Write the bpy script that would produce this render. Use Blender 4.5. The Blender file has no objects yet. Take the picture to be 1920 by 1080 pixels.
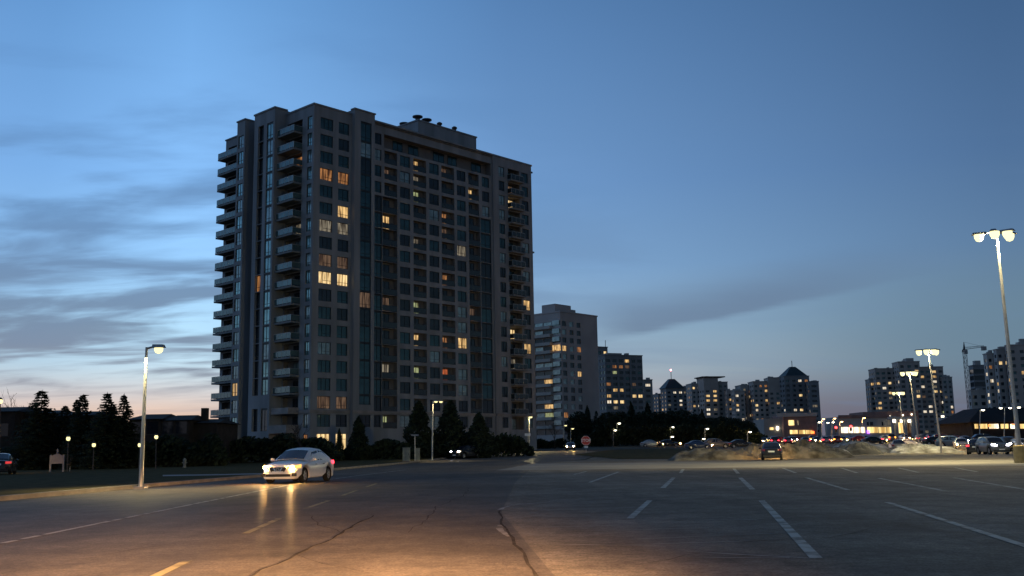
import bpy, bmesh, math, random
from mathutils import Vector, Matrix, noise
rnd = random.Random(7)
SC = bpy.context.scene
COL = SC.collection
R = math.radians

# ------------------------------------------------------------------ camera
FPX, CAMH = 1900.0, 1.25
PITCH, ROLL = math.atan(303 / 1900.0), math.atan(225 / 12800.0)
_X = Vector((1, 0, 0)); FW = Vector((0, math.cos(PITCH), math.sin(PITCH))); _U = Vector((0, -math.sin(PITCH), math.cos(PITCH)))
RT = math.cos(ROLL) * _X - math.sin(ROLL) * _U
UP = math.sin(ROLL) * _X + math.cos(ROLL) * _U
CAM = Vector((0, 0, CAMH))
cd = bpy.data.cameras.new('camera'); cam = bpy.data.objects.new('camera', cd); COL.objects.link(cam)
cd.sensor_width = 36; cd.lens = FPX / 1920 * 36; cd.clip_start = 0.1; cd.clip_end = 6000
cam.matrix_world = Matrix(((RT.x, UP.x, -FW.x, 0), (RT.y, UP.y, -FW.y, 0), (RT.z, UP.z, -FW.z, CAMH), (0, 0, 0, 1)))
SC.camera = cam

def ray(px, py): return FPX * FW + (px - 960) * RT + (540 - py) * UP
SLOPE, Y0, Y1 = 0.013, 115.0, 560.0
def gz(y): return SLOPE * (min(max(y, Y0), Y1) - Y0)
def at(px, py, Y):
    d = ray(px, py); return CAM + d * (Y / d.y)
def G(px, py, z=0.0):
    d = ray(px, py); return CAM + d * ((z - CAMH) / d.z)
def foot(px, Y, py=845):                      # a point on the ground at distance Y in the direction of column px
    p = at(px, py, Y); return Vector((p.x, Y, gz(Y)))
def pxy(p):
    q = Vector(p) - CAM; w = q.dot(FW); return 960 + FPX * q.dot(RT) / w, 540 - FPX * q.dot(UP) / w

# ------------------------------------------------------------------ mesh helpers
class MB:
    def __init__(s): s.v = []; s.f = []; s.m = []
    def face(s, pts, mi=0):
        n = len(s.v); s.v += [tuple(p) for p in pts]; s.f.append(tuple(range(n, n + len(pts)))); s.m.append(mi)
    def box(s, x0, x1, y0, y1, z0, z1, mi=0):
        n = len(s.v)
        s.v += [(x0, y0, z0), (x1, y0, z0), (x1, y1, z0), (x0, y1, z0), (x0, y0, z1), (x1, y0, z1), (x1, y1, z1), (x0, y1, z1)]
        for q in ((0, 3, 2, 1), (4, 5, 6, 7), (0, 1, 5, 4), (1, 2, 6, 5), (2, 3, 7, 6), (3, 0, 4, 7)):
            s.f.append(tuple(n + i for i in q)); s.m.append(mi)
    def tube(s, pts, rad, n=8, mi=0, cap=True):
        pts = [Vector(p) for p in pts]; base = len(s.v)
        if not hasattr(rad, '__len__'): rad = [rad] * len(pts)
        for i, p in enumerate(pts):
            d = (pts[min(i + 1, len(pts) - 1)] - pts[max(i - 1, 0)]).normalized()
            a = d.orthogonal().normalized() if abs(d.z) < .99 else Vector((1, 0, 0)); b = d.cross(a).normalized(); a = b.cross(d)
            for k in range(n):
                t = 2 * math.pi * k / n
                s.v.append(tuple(p + rad[i] * (math.cos(t) * a + math.sin(t) * b)))
        for i in range(len(pts) - 1):
            for k in range(n):
                k2 = (k + 1) % n
                s.f.append((base + i * n + k, base + i * n + k2, base + (i + 1) * n + k2, base + (i + 1) * n + k)); s.m.append(mi)
        if cap:
            s.f.append(tuple(base + k for k in range(n))[::-1]); s.m.append(mi)
            s.f.append(tuple(base + (len(pts) - 1) * n + k for k in range(n))); s.m.append(mi)
    def disc_y(s, cx, cy, cz, r, w, n=16, mi=0, axis='x'):
        s.tube([(cx - w / 2, cy, cz), (cx + w / 2, cy, cz)], r, n, mi)
    def lathe(s, prof, n=16, mi=0, c=(0, 0, 0)):
        base = len(s.v)
        for r, z in prof:
            for k in range(n):
                t = 2 * math.pi * k / n; s.v.append((c[0] + r * math.cos(t), c[1] + r * math.sin(t), c[2] + z))
        for i in range(len(prof) - 1):
            for k in range(n):
                k2 = (k + 1) % n
                s.f.append((base + i * n + k, base + i * n + k2, base + (i + 1) * n + k2, base + (i + 1) * n + k)); s.m.append(mi)
    def add(s, o, M, mm=None):
        n = len(s.v); s.v += [tuple(M @ Vector(p)) for p in o.v]
        s.f += [tuple(n + i for i in f) for f in o.f]; s.m += [(mm[i] if mm else i) for i in o.m]
    def mesh(s, name, mats, smooth=False, weld=False):
        me = bpy.data.meshes.new(name); me.from_pydata(s.v, [], s.f)
        for m in mats: me.materials.append(m)
        if len(mats) > 1: me.polygons.foreach_set('material_index', s.m)
        if weld:
            bm = bmesh.new(); bm.from_mesh(me); bmesh.ops.remove_doubles(bm, verts=bm.verts, dist=1e-4); bm.to_mesh(me); bm.free()
        if smooth:
            me.polygons.foreach_set('use_smooth', [True] * len(me.polygons))
            me.set_sharp_from_angle(angle=R(38))
        me.update(); return me
    def build(s, name, mats, parent=None, loc=None, rotz=0, smooth=False, weld=False):
        if not isinstance(mats, (list, tuple)): mats = [mats]
        return put(name, s.mesh(name, mats, smooth, weld), parent, loc, rotz)
def put(name, me, parent=None, loc=None, rotz=0):
    o = bpy.data.objects.new(name, me); COL.objects.link(o)
    if parent: o.parent = parent
    if loc is not None: o.location = loc
    if rotz: o.rotation_euler = (0, 0, rotz)
    return o
def tag(o, label=None, cat=None, group=None, kind=None):
    if label: o['label'] = label
    if cat: o['category'] = cat
    if group: o['group'] = group
    if kind: o['kind'] = kind
    return o
def thing(name, label, cat, loc=(0, 0, 0), rotz=0, group=None):
    o = bpy.data.objects.new(name, None); COL.objects.link(o); o.location = loc; o.rotation_euler = (0, 0, rotz)
    o.empty_display_size = .2
    return tag(o, label, cat, group)
def copy_tree(o, parent=None):
    c = o.copy(); COL.objects.link(c)
    if parent: c.parent = parent
    for ch in list(o.children): copy_tree(ch, c)
    return c

# ------------------------------------------------------------------ materials
MATS = {}
def mat(name, col, rough=.7, spec=.4, var=.0, scale=3.0, bump=0., metal=0., col2=None, ramp=(.35, .65), coord='Object', detail=5, stretch=None):
    m = bpy.data.materials.new(name); m.use_nodes = True; nt = m.node_tree; b = nt.nodes['Principled BSDF']
    b.inputs['Roughness'].default_value = rough; b.inputs['Specular IOR Level'].default_value = spec; b.inputs['Metallic'].default_value = metal
    c1 = (*col, 1)
    if var or col2 or bump:
        tc = nt.nodes.new('ShaderNodeTexCoord'); n = nt.nodes.new('ShaderNodeTexNoise'); n.inputs['Scale'].default_value = scale; n.inputs['Detail'].default_value = detail
        src = tc.outputs[coord]
        if stretch:
            mp = nt.nodes.new('ShaderNodeMapping'); mp.inputs['Scale'].default_value = stretch; nt.links.new(src, mp.inputs['Vector']); src = mp.outputs['Vector']
        nt.links.new(src, n.inputs['Vector'])
        r = nt.nodes.new('ShaderNodeValToRGB'); r.color_ramp.elements[0].position = ramp[0]; r.color_ramp.elements[1].position = ramp[1]
        lo = col2 if col2 else tuple(max(0, c * (1 - var)) for c in col); hi = col if col2 else tuple(min(1, c * (1 + var)) for c in col)
        r.color_ramp.elements[0].color = (*lo, 1); r.color_ramp.elements[1].color = (*hi, 1)
        nt.links.new(n.outputs['Fac'], r.inputs['Fac']); nt.links.new(r.outputs['Color'], b.inputs['Base Color'])
        if bump:
            n2 = nt.nodes.new('ShaderNodeTexNoise'); n2.inputs['Scale'].default_value = scale * 12; n2.inputs['Detail'].default_value = 6; nt.links.new(tc.outputs[coord], n2.inputs['Vector'])
            bp = nt.nodes.new('ShaderNodeBump'); bp.inputs['Strength'].default_value = bump; bp.inputs['Distance'].default_value = .02
            nt.links.new(n2.outputs['Fac'], bp.inputs['Height']); nt.links.new(bp.outputs['Normal'], b.inputs['Normal'])
    else: b.inputs['Base Color'].default_value = c1
    MATS[name] = m; return m
def emit(name, col, strength, base=(.1, .1, .1)):
    m = bpy.data.materials.new(name); m.use_nodes = True; b = m.node_tree.nodes['Principled BSDF']
    b.inputs['Base Color'].default_value = (*base, 1); b.inputs['Emission Color'].default_value = (*col, 1); b.inputs['Emission Strength'].default_value = strength
    m.cycles.emission_sampling = 'AUTO'
    MATS[name] = m; return m
def lit(name, col, strength, scale=1.6, lo=.25):
    """a lit room behind glass: bright and dim patches, curtains and furniture"""
    m = emit(name, col, strength, (.02, .02, .02)); nt = m.node_tree; b = nt.nodes['Principled BSDF']; b.inputs['Roughness'].default_value = .1
    tc = nt.nodes.new('ShaderNodeTexCoord'); mp = nt.nodes.new('ShaderNodeMapping'); mp.inputs['Scale'].default_value = (scale * 1.5, scale * 1.5, scale * .16)
    oi = nt.nodes.new('ShaderNodeObjectInfo'); ad = nt.nodes.new('ShaderNodeVectorMath'); ad.operation = 'ADD'
    ml = nt.nodes.new('ShaderNodeMath'); ml.operation = 'MULTIPLY'; ml.inputs[1].default_value = 57.
    nt.links.new(oi.outputs['Random'], ml.inputs[0]); nt.links.new(tc.outputs['Object'], mp.inputs['Vector']); nt.links.new(mp.outputs['Vector'], ad.inputs[0]); nt.links.new(ml.outputs[0], ad.inputs[1])
    n = nt.nodes.new('ShaderNodeTexNoise'); n.inputs['Scale'].default_value = 1.5; n.inputs['Detail'].default_value = 3; nt.links.new(ad.outputs[0], n.inputs['Vector'])
    r = nt.nodes.new('ShaderNodeValToRGB'); r.color_ramp.elements[0].position = .40; r.color_ramp.elements[1].position = .60
    r.color_ramp.elements[0].color = (*[c * lo * (1, .8, .6)[i] for i, c in enumerate(col)], 1); r.color_ramp.elements[1].color = (*col, 1)
    nt.links.new(n.outputs['Fac'], r.inputs['Fac']); nt.links.new(r.outputs['Color'], b.inputs['Emission Color']); return m

def asphalt(name, col, rough, spec, coat):
    """worn asphalt: broad patches, oil stains, coarse grain"""
    m = mat(name, col, rough, spec); nt = m.node_tree; b = nt.nodes['Principled BSDF']; tc = nt.nodes.new('ShaderNodeTexCoord')
    def noise_(sc, det, lo, hi, a, b_, stretch=(1, 1, 1)):
        mp = nt.nodes.new('ShaderNodeMapping'); mp.inputs['Scale'].default_value = stretch; nt.links.new(tc.outputs['Object'], mp.inputs['Vector'])
        n = nt.nodes.new('ShaderNodeTexNoise'); n.inputs['Scale'].default_value = sc; n.inputs['Detail'].default_value = det; nt.links.new(mp.outputs['Vector'], n.inputs['Vector'])
        r = nt.nodes.new('ShaderNodeMapRange'); r.inputs['From Min'].default_value = lo; r.inputs['From Max'].default_value = hi; r.inputs['To Min'].default_value = a; r.inputs['To Max'].default_value = b_; nt.links.new(n.outputs['Fac'], r.inputs['Value']); return r.outputs['Result'], n.outputs['Fac']
    fs = [noise_(.16, 4, .35, .65, .78, 1.22)[0], noise_(1.1, 6, .38, .62, .84, 1.14)[0], noise_(.55, 3, .60, .74, 1.0, .62, (1, .5, 1))[0], noise_(30, 3, .3, .7, .60, 1.44)[0], noise_(7, 4, .36, .64, .82, 1.2)[0], noise_(.8, 5, .3, .7, .88, 1.12, (1.6, .12, 1))[0]]
    cur = fs[0]
    for f in fs[1:]:
        q = nt.nodes.new('ShaderNodeMath'); q.operation = 'MULTIPLY'; nt.links.new(cur, q.inputs[0]); nt.links.new(f, q.inputs[1]); cur = q.outputs[0]
    v = nt.nodes.new('ShaderNodeVectorMath'); v.operation = 'SCALE'; v.inputs[0].default_value = col; nt.links.new(cur, v.inputs['Scale']); nt.links.new(v.outputs[0], b.inputs['Base Color'])
    bp = nt.nodes.new('ShaderNodeBump'); bp.inputs['Strength'].default_value = .5; bp.inputs['Distance'].default_value = .012; nt.links.new(noise_(45, 4, 0, 1, 0, 1)[1], bp.inputs['Height']); nt.links.new(bp.outputs['Normal'], b.inputs['Normal'])
    b.inputs['Coat Weight'].default_value = coat; b.inputs['Coat Roughness'].default_value = .30
asphalt('asphalt', (.086, .072, .058),   .80, .10, .07); asphalt('lot_asphalt', (.150, .130, .104), .88, .08, .0)
mat('drive_asphalt', (.17, .16, .145), .8, .2, .25, .3, .3, stretch=(.4, 1.5, 1))
mat('grass', (.085, .070, .034), .98, .02, col2=(.045, .040, .020), scale=1.2, bump=.6)
mat('soil', (.045, .045, .035), .95, .1, .3, .2)
mat('kerb_concrete', (.20, .18, .155), .85, .2, .2, 1.2, .3)
mat('white_paint', (.42, .39, .34), .8, .2, col2=(.10, .09, .08), scale=2.2, ramp=(.38, .52), detail=8)
mat('yellow_paint', (.26, .22, .11), .8, .2, col2=(.09, .08, .055), scale=2.2, ramp=(.38, .52), detail=8)
mat('stall_paint', (.36, .36, .31), .8, .2, col2=(.15, .14, .118), scale=2.5, ramp=(.36, .55), detail=8)
mat('tar', (.054, .046, .039), .95, .03, .3, 3)
mat('salt', (.30, .28, .25), .9, .1, col2=(.13, .115, .095), scale=1.4, ramp=(.4, .58), detail=7)
mat('concrete_wall', (.225, .235, .248), .85, .2, .18, .5, .1, stretch=(1, 1, .14), detail=7)
mat('stone_base', (.24, .22, .21), .85, .2, .2, .6, .1)
mat('balcony_slab', (.19, .195, .195), .85, .2, .1, .4)
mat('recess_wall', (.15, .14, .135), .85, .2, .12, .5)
mat('window_frame', (.016, .020, .022), .5, .4)
mat('glass_dark', (.018, .03, .038), .06, .45, .3, .4, metal=.3)
mat('glass_teal', (.030, .072, .080), .07, .5, .3, .5, metal=.5); mat('glass_sky', (.20, .34, .34), .08, .5, .3, .5, metal=.5)  # glass_sky: paler copy for the left facade, bright sky reflection put into its colour
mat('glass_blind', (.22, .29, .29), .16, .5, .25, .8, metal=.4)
mat('rail_glass', (.09, .14, .14), .12, .5, .2, .8, metal=.35)
mat('rail_dark', (.012, .022, .025), .15, .5, .2, .8)
mat('metal_grey', (.22, .22, .22), .45, .5, .15, 2, metal=.6)
mat('metal_dark', (.03, .03, .032), .5, .4)
mat('pole_galv', (.36, .36, .35), .45, .5, .12, 1.5, metal=.5)
mat('roof_dark', (.020, .020, .021), .85, .2, .2, .6)
mat('brick_dark', (.026, .022, .021), .9, .2, .25, 1.2)
mat('needle_dark', (.018, .028, .017), .8, .15, .35, 2.0)
mat('needle_mid', (.026, .038, .022), .8, .15, .35, 2.0)
mat('bark', (.07, .055, .045), .9, .1, .3, 5)
mat('bark_pale', (.42, .40, .36), .9, .1, .25, 6)
mat('twig', (.055, .045, .042), .9, .1, .2, 5)
mat('snow_clean', (.40, .40, .385), .8, .2, col2=(.10, .095, .085), scale=.7, bump=.8, detail=8)
mat('snow_dirty', (.175, .16, .13), .9, .15, col2=(.05, .044, .034), scale=1.1, bump=1.0, detail=8)
mat('snow_dark', (.10, .10, .10), .9, .15, col2=(.045, .045, .045), scale=.9, bump=.9, detail=8)
mat('car_white', (.70, .70, .69), .28, .5, .02, 3)
mat('car_black', (.012, .013, .016), .22, .5, .1, 3)
mat('car_grey', (.10, .105, .11), .28, .5, .1, 3)
mat('car_silver', (.34, .35, .36), .28, .5, .05, 3, metal=.4)
mat('car_red', (.20, .02, .02), .28, .5, .1, 3)
mat('car_blue', (.03, .06, .12), .28, .5, .1, 3)
mat('car_glass', (.012, .014, .020), .05, .5, .1, 3)
mat('tyre', (.014, .014, .014), .9, .2, .2, 6)
mat('alloy', (.42, .42, .43), .35, .5, .05, 3, metal=.7)
mat('trim_black', (.015, .015, .016), .5, .4, .1, 3)
mat('chrome', (.65, .65, .66), .15, .5, .03, 3, metal=1.)
mat('plate_white', (.62, .63, .66), .5, .4, .05, 4)
mat('plate_yellow', (.36, .27, .11), .6, .3, .15, 4)
mat('sign_red', (.55, .02, .025), .45, .5, .06, 4)
mat('sign_white', (.75, .75, .74), .5, .4, .03, 4)
mat('board_grey', (.17, .19, .24), .6, .3, .1, 3)
mat('utility_green', (.16, .18, .17), .6, .3, .15, 3)
mat('tower_taupe', (0.4, 0.35, 0.325), .85, .2, .1, .15)
mat('tower_grey', (0.31, 0.285, 0.262), .85, .2, .1, .15)
mat('tower_slate', (0.2, 0.193, 0.19), .85, .2, .1, .15)
mat('tower_brown', (0.36, 0.3, 0.262), .85, .2, .12, .15)
mat('tower_pale', (0.38, 0.342, 0.305), .85, .2, .1, .15)
mat('roof_teal', (.025, .040, .045), .6, .4, .2, .2)
mat('brick_pink', (.24, .15, .13), .9, .2, .15, .8)
mat('stucco_pale', (.36, .34, .32), .9, .2, .1, .6)
mat('lens_off', (.5, .5, .5), .15, .5, .05, 4)
mat('lens_red_off', (.16, .012, .012), .2, .5, .1, 4)
lit('room_bright', (1, .62, .24), .95, lo=.15); lit('room_gold', (1, .72, .34), 1.25, 1.1, .35); lit('room_orange', (1, .42, .13), .42, lo=.12); lit('room_dim', (1, .58, .32), .13)
lit('room_pale', (1, .84, .58), .24, lo=.15); lit('room_green', (.85, .95, .45), .42); lit('room_red', (1, .22, .06), .65); lit('room_white', (1, .90, .72), 1.1, 1.2, .4)
emit('lamp_hot', (1, .88, .40), 1.7); emit('lamp_led', (1, .92, .46), 1.6); emit('lamp_sodium', (1, .55, .18), 14); emit('lamp_far', (1, .90, .65), 9)
emit('headlight_warm', (1, .50, .10), 1.7); emit('bulb_warm', (1, .48, .12), 1300); emit('bulb_cool', (.85, .85, 1), 40); emit('headlight_cool', (.95, .9, 1), 22); emit('headlight_far', (1, .78, .48), 3.5)
emit('tail_red', (1, .03, .05), 2.2, (.1, 0, 0)); emit('tail_dim', (1, .06, .06), .7, (.1, 0, 0)); emit('tail_bright', (1, .03, .05), 7, (.1, 0, 0)); emit('signal_red', (1, .04, .04), 9); emit('indicator', (1, .36, .05), 7)
emit('beacon', (1, .25, .3), 14); emit('sign_purple', (.35, .1, 1), 5); emit('neon_orange', (1, .16, .03), 4)
lit('shop_yellow', (1, .72, .28), 1.7, .35, .35); lit('shop_white', (1, .88, .68), 2.6, .35, .45); lit('shop_orange', (1, .42, .16), 1.3, .4, .3)
M = MATS

# ------------------------------------------------------------------ sky and light
SUN_AZ = R(-27)
w = bpy.data.worlds.new('World'); SC.world = w; w.use_nodes = True; nt = w.node_tree; nt.nodes.clear()
def N(t, **k):
    n = nt.nodes.new('ShaderNode' + t)
    for a, b in k.items(): setattr(n, a, b)
    return n
def L(a, b): nt.links.new(a, b)
def math_(op, a, b=None, c=None, clamp=False):
    n = N('Math', operation=op); n.use_clamp = clamp
    for i, x in enumerate((a, b, c)):
        if x is None: continue
        if isinstance(x, (int, float)): n.inputs[i].default_value = x
        else: L(x, n.inputs[i])
    return n.outputs[0]
def smooth_(x, a, b):
    n = N('MapRange', interpolation_type='SMOOTHSTEP'); L(x, n.inputs['Value']); n.inputs['From Min'].default_value = a; n.inputs['From Max'].default_value = b; return n.outputs['Result']
def ramp_(x, stops, interp='LINEAR'):
    n = N('ValToRGB'); L(x, n.inputs['Fac']); e = n.color_ramp.elements; n.color_ramp.interpolation = interp
    while len(e) < len(stops): e.new(.5)
    for i, (p, c) in enumerate(stops):
        e[i].position = p; e[i].color = (*c, 1) if len(c) == 3 else c
    return n.outputs['Color']
def mix_(f, a, b, mode='MIX'):
    n = N('Mix', data_type='RGBA', blend_type=mode); n.clamp_factor = True
    if isinstance(f, (int, float)): n.inputs['Factor'].default_value = f
    else: L(f, n.inputs['Factor'])
    for x, s in ((a, 'A'), (b, 'B')):
        i = [q for q in n.inputs if q.name == s and q.type == 'RGBA'][0]
        if isinstance(x, tuple): i.default_value = (*x, 1)
        else: L(x, i)
    return [q for q in n.outputs if q.type == 'RGBA'][0]
def s2l(c): return tuple((x / 255 / 12.92) if x / 255 < .04045 else ((x / 255 + .055) / 1.055) ** 2.4 for x in c)
tc = N('TexCoord'); sp = N('SeparateXYZ'); L(tc.outputs['Generated'], sp.inputs[0])
dx, dy, dz = sp.outputs
az = math_('ARCTAN2', dx, dy); el = math_('ARCSINE', dz)
# elevation 0..50 degrees -> 0..1
def e_(y): return (840 - y) / 1924 / R(50)
ev = math_('DIVIDE', el, R(50), clamp=True)
base = ramp_(ev, [(0, s2l((150, 146, 158))), (e_(760), s2l((158, 165, 178))), (e_(700), s2l((160, 180, 196))), (e_(620), s2l((146, 179, 206))), (e_(500), s2l((126, 167, 210))),
                  (e_(340), s2l((108, 151, 202))), (e_(0), s2l((84, 127, 178))), (1, s2l((66, 96, 138)))])
azv = math_('ADD', math_('DIVIDE', az, 2 * math.pi), .5)
def a_(px): return .5 + math.atan((px - 960) / 1924) / (2 * math.pi)
side = ramp_(azv, [(0, (.28, .26, .24)), (.30, (.85, .85, .85)), (a_(-200), (.72, .76, .76)), (a_(40), (.70, .76, .76)), (a_(330), (.92, .96, .92)), (a_(960), (.56, .56, .56)), (a_(1920), (.27, .285, .30)), (.72, (.20, .19, .18)), (1, (.28, .26, .24))])
sky = mix_(1.0, base, side, 'MULTIPLY')
vs = N('VectorMath', operation='SCALE'); L(sky, vs.inputs[0]); vs.inputs['Scale'].default_value = 1.8
sky = vs.outputs[0]
# after-glow low on the left
ga = math_('SUBTRACT', 1.0, math_('DIVIDE', math_('ABSOLUTE', math_('SUBTRACT', az, R(-19))), R(30)), clamp=True)
glow = math_('MULTIPLY', math_('POWER', ga, .5), smooth_(el, R(5.4), R(1.2)), clamp=True)
glowc = ramp_(math_('DIVIDE', el, R(7), clamp=True), [(0, s2l((230, 165, 130))), (.22, s2l((240, 198, 164))), (.45, s2l((226, 204, 190))), (1, s2l((188, 200, 208)))])
sky = mix_(glow, sky, glowc)
# pinkish haze at the foot of the right-hand sky
pinkf = math_('MULTIPLY', smooth_(el, R(4.6), R(.4)), smooth_(az, R(4), R(19)))
dk = math_('MULTIPLY', smooth_(el, R(11), R(5)), smooth_(az, R(12), R(26)))
sky = mix_(math_('MULTIPLY', dk, .75), sky, s2l((98, 128, 150)))
sky = mix_(math_('MULTIPLY', pinkf, .95), sky, s2l((103, 101, 118)))
# streaky cloud deck, mapped on a flat layer overhead
zz = math_('ADD', math_('MAXIMUM', dz, .0), .10)
cx = math_('DIVIDE', dx, zz); cy = math_('DIVIDE', dy, zz)
cv = N('CombineXYZ'); L(cx, cv.inputs[0]); L(cy, cv.inputs[1])
mp = N('Mapping'); mp.inputs['Rotation'].default_value = (0, 0, R(14)); mp.inputs['Scale'].default_value = (.55, 1.15, 1); L(cv.outputs[0], mp.inputs['Vector'])
n1 = N('TexNoise'); n1.inputs['Scale'].default_value = .85; n1.inputs['Detail'].default_value = 7; n1.inputs['Roughness'].default_value = .55; n1.inputs['Distortion'].default_value = 1.1; L(mp.outputs[0], n1.inputs['Vector'])
n2 = N('TexNoise'); n2.inputs['Scale'].default_value = 3.6; n2.inputs['Detail'].default_value = 5; n2.inputs['Distortion'].default_value = .5; L(mp.outputs[0], n2.inputs['Vector'])
cl = math_('ADD', math_('MULTIPLY', n1.outputs['Fac'], .62), math_('MULTIPLY', n2.outputs['Fac'], .38))
dens = smooth_(cl, .42, .60)
place = math_('MULTIPLY', smooth_(az, R(14), R(-12)), smooth_(el, R(28), R(11)))
low = smooth_(el, R(1.6), R(5.0))
cm = math_('MULTIPLY', math_('MULTIPLY', dens, place), math_('ADD', math_('MULTIPLY', low, .85), .06))
cloudc = ramp_(math_('DIVIDE', el, R(25), clamp=True), [(0, s2l((160, 146, 146))), (.16, s2l((120, 132, 152))), (.28, s2l((108, 134, 162))), (.5, s2l((100, 142, 188))), (1, s2l((82, 130, 188)))])
sky = mix_(cm, sky, cloudc)
thin = math_('MULTIPLY', math_('MULTIPLY', smooth_(n1.outputs['Fac'], .5, .72), smooth_(el, R(22), R(9))), .22)
sky = mix_(thin, sky, s2l((104, 134, 172)))
# one long dark cloud bank on the right, sharp along its lower edge
wob = math_('MULTIPLY', math_('SUBTRACT', n2.outputs['Fac'], .5), .012)
line = math_('ADD', math_('MULTIPLY', math_('SUBTRACT', az, .088), .150), .1035)
hh = math_('ADD', math_('SUBTRACT', el, line), wob)
bank = math_('MULTIPLY', math_('MULTIPLY', smooth_(hh, -.002, .006), smooth_(hh, .055, .008)), math_('MULTIPLY', smooth_(az, .045, .13), smooth_(az, .44, .22)))
sky = mix_(math_('MULTIPLY', bank, .62), sky, s2l((92, 112, 142)))
nish = N('TexSky', sky_type='NISHITA'); nish.sun_disc = False; nish.sun_elevation = R(-1.0); nish.sun_rotation = SUN_AZ
va = N('VectorMath', operation='SCALE'); L(nish.outputs[0], va.inputs[0]); va.inputs['Scale'].default_value = .02
vb = N('VectorMath', operation='ADD'); L(sky, vb.inputs[0]); L(va.outputs[0], vb.inputs[1])
below = smooth_(el, R(-.2), R(-1.5))
fin = mix_(below, vb.outputs[0], (.03, .033, .04))
bg = N('Background'); L(fin, bg.inputs['Color']); bg.inputs['Strength'].default_value = 1.0
out = N('OutputWorld'); L(bg.outputs[0], out.inputs['Surface'])
sd = bpy.data.lights.new('sun', 'SUN'); sd.energy = .03; sd.angle = R(20); sd.color = (1, .72, .5)
so = bpy.data.objects.new('sun', sd); COL.objects.link(so)
so.rotation_euler = Vector((-math.sin(SUN_AZ), -math.cos(SUN_AZ), -math.tan(R(2)))).to_track_quat('-Z', 'Y').to_euler()

def spot(parent, name, loc, target, power, col, angle=140, blend=.6, size=.25):
    l = bpy.data.lights.new(name, 'SPOT'); l.energy = power; l.color = col; l.spot_size = R(angle); l.spot_blend = blend; l.shadow_soft_size = size
    o = bpy.data.objects.new(name, l); COL.objects.link(o)
    if parent: o.parent = parent
    o.location = loc; o.rotation_euler = (Vector(target) - Vector(loc)).to_track_quat('-Z', 'Y').to_euler(); return o

# ------------------------------------------------------------------ ground, road, lot
def sheet(name, pts, off, m, kind='structure', label=None):
    """flat polygon laid on the ground, creased where the ground starts to rise"""
    bm = bmesh.new(); vs = [bm.verts.new((p[0], p[1], 0)) for p in pts]; bm.faces.new(vs)
    for yc in (Y0, Y1):
        bmesh.ops.bisect_plane(bm, geom=bm.verts[:] + bm.edges[:] + bm.faces[:], plane_co=(0, yc, 0), plane_no=(0, 1, 0))
    bmesh.ops.triangulate(bm, faces=bm.faces[:])
    for v in bm.verts: v.co.z = gz(v.co.y) + off
    bmesh.ops.recalc_face_normals(bm, faces=bm.faces[:])
    me = bpy.data.meshes.new(name); bm.to_mesh(me); bm.free(); me.materials.append(m)
    if me.polygons and me.polygons[0].normal.z < 0: me.flip_normals()
    o = put(name, me); tag(o, label, None, None, kind); return o
def gp(*pts): return [G(*p)[:2] for p in pts]
sheet('ground', [(-2500, -80), (2500, -80), (2500, 3500), (-2500, 3500)], -.03, M['soil'])
KERB = [(-15.6, -20), (-15.6, 10), (-15.4, 30.6), (-14.9, 41), (-14.0, 55), (-12.9, 78), (-10.4, 121), (-5.6, 164), (-2.5, 185)]
sheet('road', KERB + [(12, 186), (14, 160), (8, 118), (4, 100), (1, 66), (0, 40), (-.3, 21), (.4, 10), (1, -20)], 0, M['asphalt'])
sheet('parking_lot', [(1, -20), (.4, 10), (-.3, 21), (0, 40), (1, 66), (4, 100), (8, 114.9), (160, 114.9), (160, -20)], .0, M['lot_asphalt'])
sheet('far_parking_lot', [(8, 115.1), (13, 150), (30, 150), (60, 320), (420, 320), (420, 115.1)], .0, M['lot_asphalt'])
sheet('driveway', gp((930, 882), (1120, 880), (1300, 878), (1600, 876), (1935, 873.5), (2300, 868), (2300, 857.5), (1925, 861.5), (1600, 864), (1300, 866), (1120, 868.5), (1000, 869)), .004, M['drive_asphalt'])
sheet('verge', gp((1075, 858), (1160, 861), (1262, 860.5), (1400, 859), (1420, 855), (1250, 851), (1150, 853)), .05, M['grass'])
sheet('lawn', [(-15.8, -20), (-15.8, 10), (-15.6, 30.6), (-15.1, 41), (-14.2, 55), (-13.1, 78), (-10.6, 121), (-5.8, 164), (-2.7, 185), (-30, 186), (-200, 240), (-200, -20)], .13, M['grass'])
sheet('sidewalk', gp((305, 893, .13), (420, 891, .13), (520, 888.5, .13), (520, 886.8, .13), (420, 889, .13), (305, 890.5, .13)), .136, M['stone_base'])
mb = MB()
for (a, b) in zip(KERB[:-1], KERB[1:]):
    a = Vector((*a, 0)); b = Vector((*b, 0)); n = Vector((-(b - a).y, (b - a).x, 0)).normalized() * .22
    za, zb = gz(a.y), gz(b.y); e = Vector((0, 0, 1))
    P = [a + e * (za - .03), b + e * (zb - .03), b + e * (zb + .145), a + e * (za + .145), a + n + e * (za - .03), b + n + e * (zb - .03), b + n + e * (zb + .145), a + n + e * (za + .145)]
    for q in ((0, 1, 2, 3), (3, 2, 6, 7), (7, 6, 5, 4)): mb.face([P[i] for i in q])
tag(mb.build('kerb', M['kerb_concrete'], weld=True), kind='structure')
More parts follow.
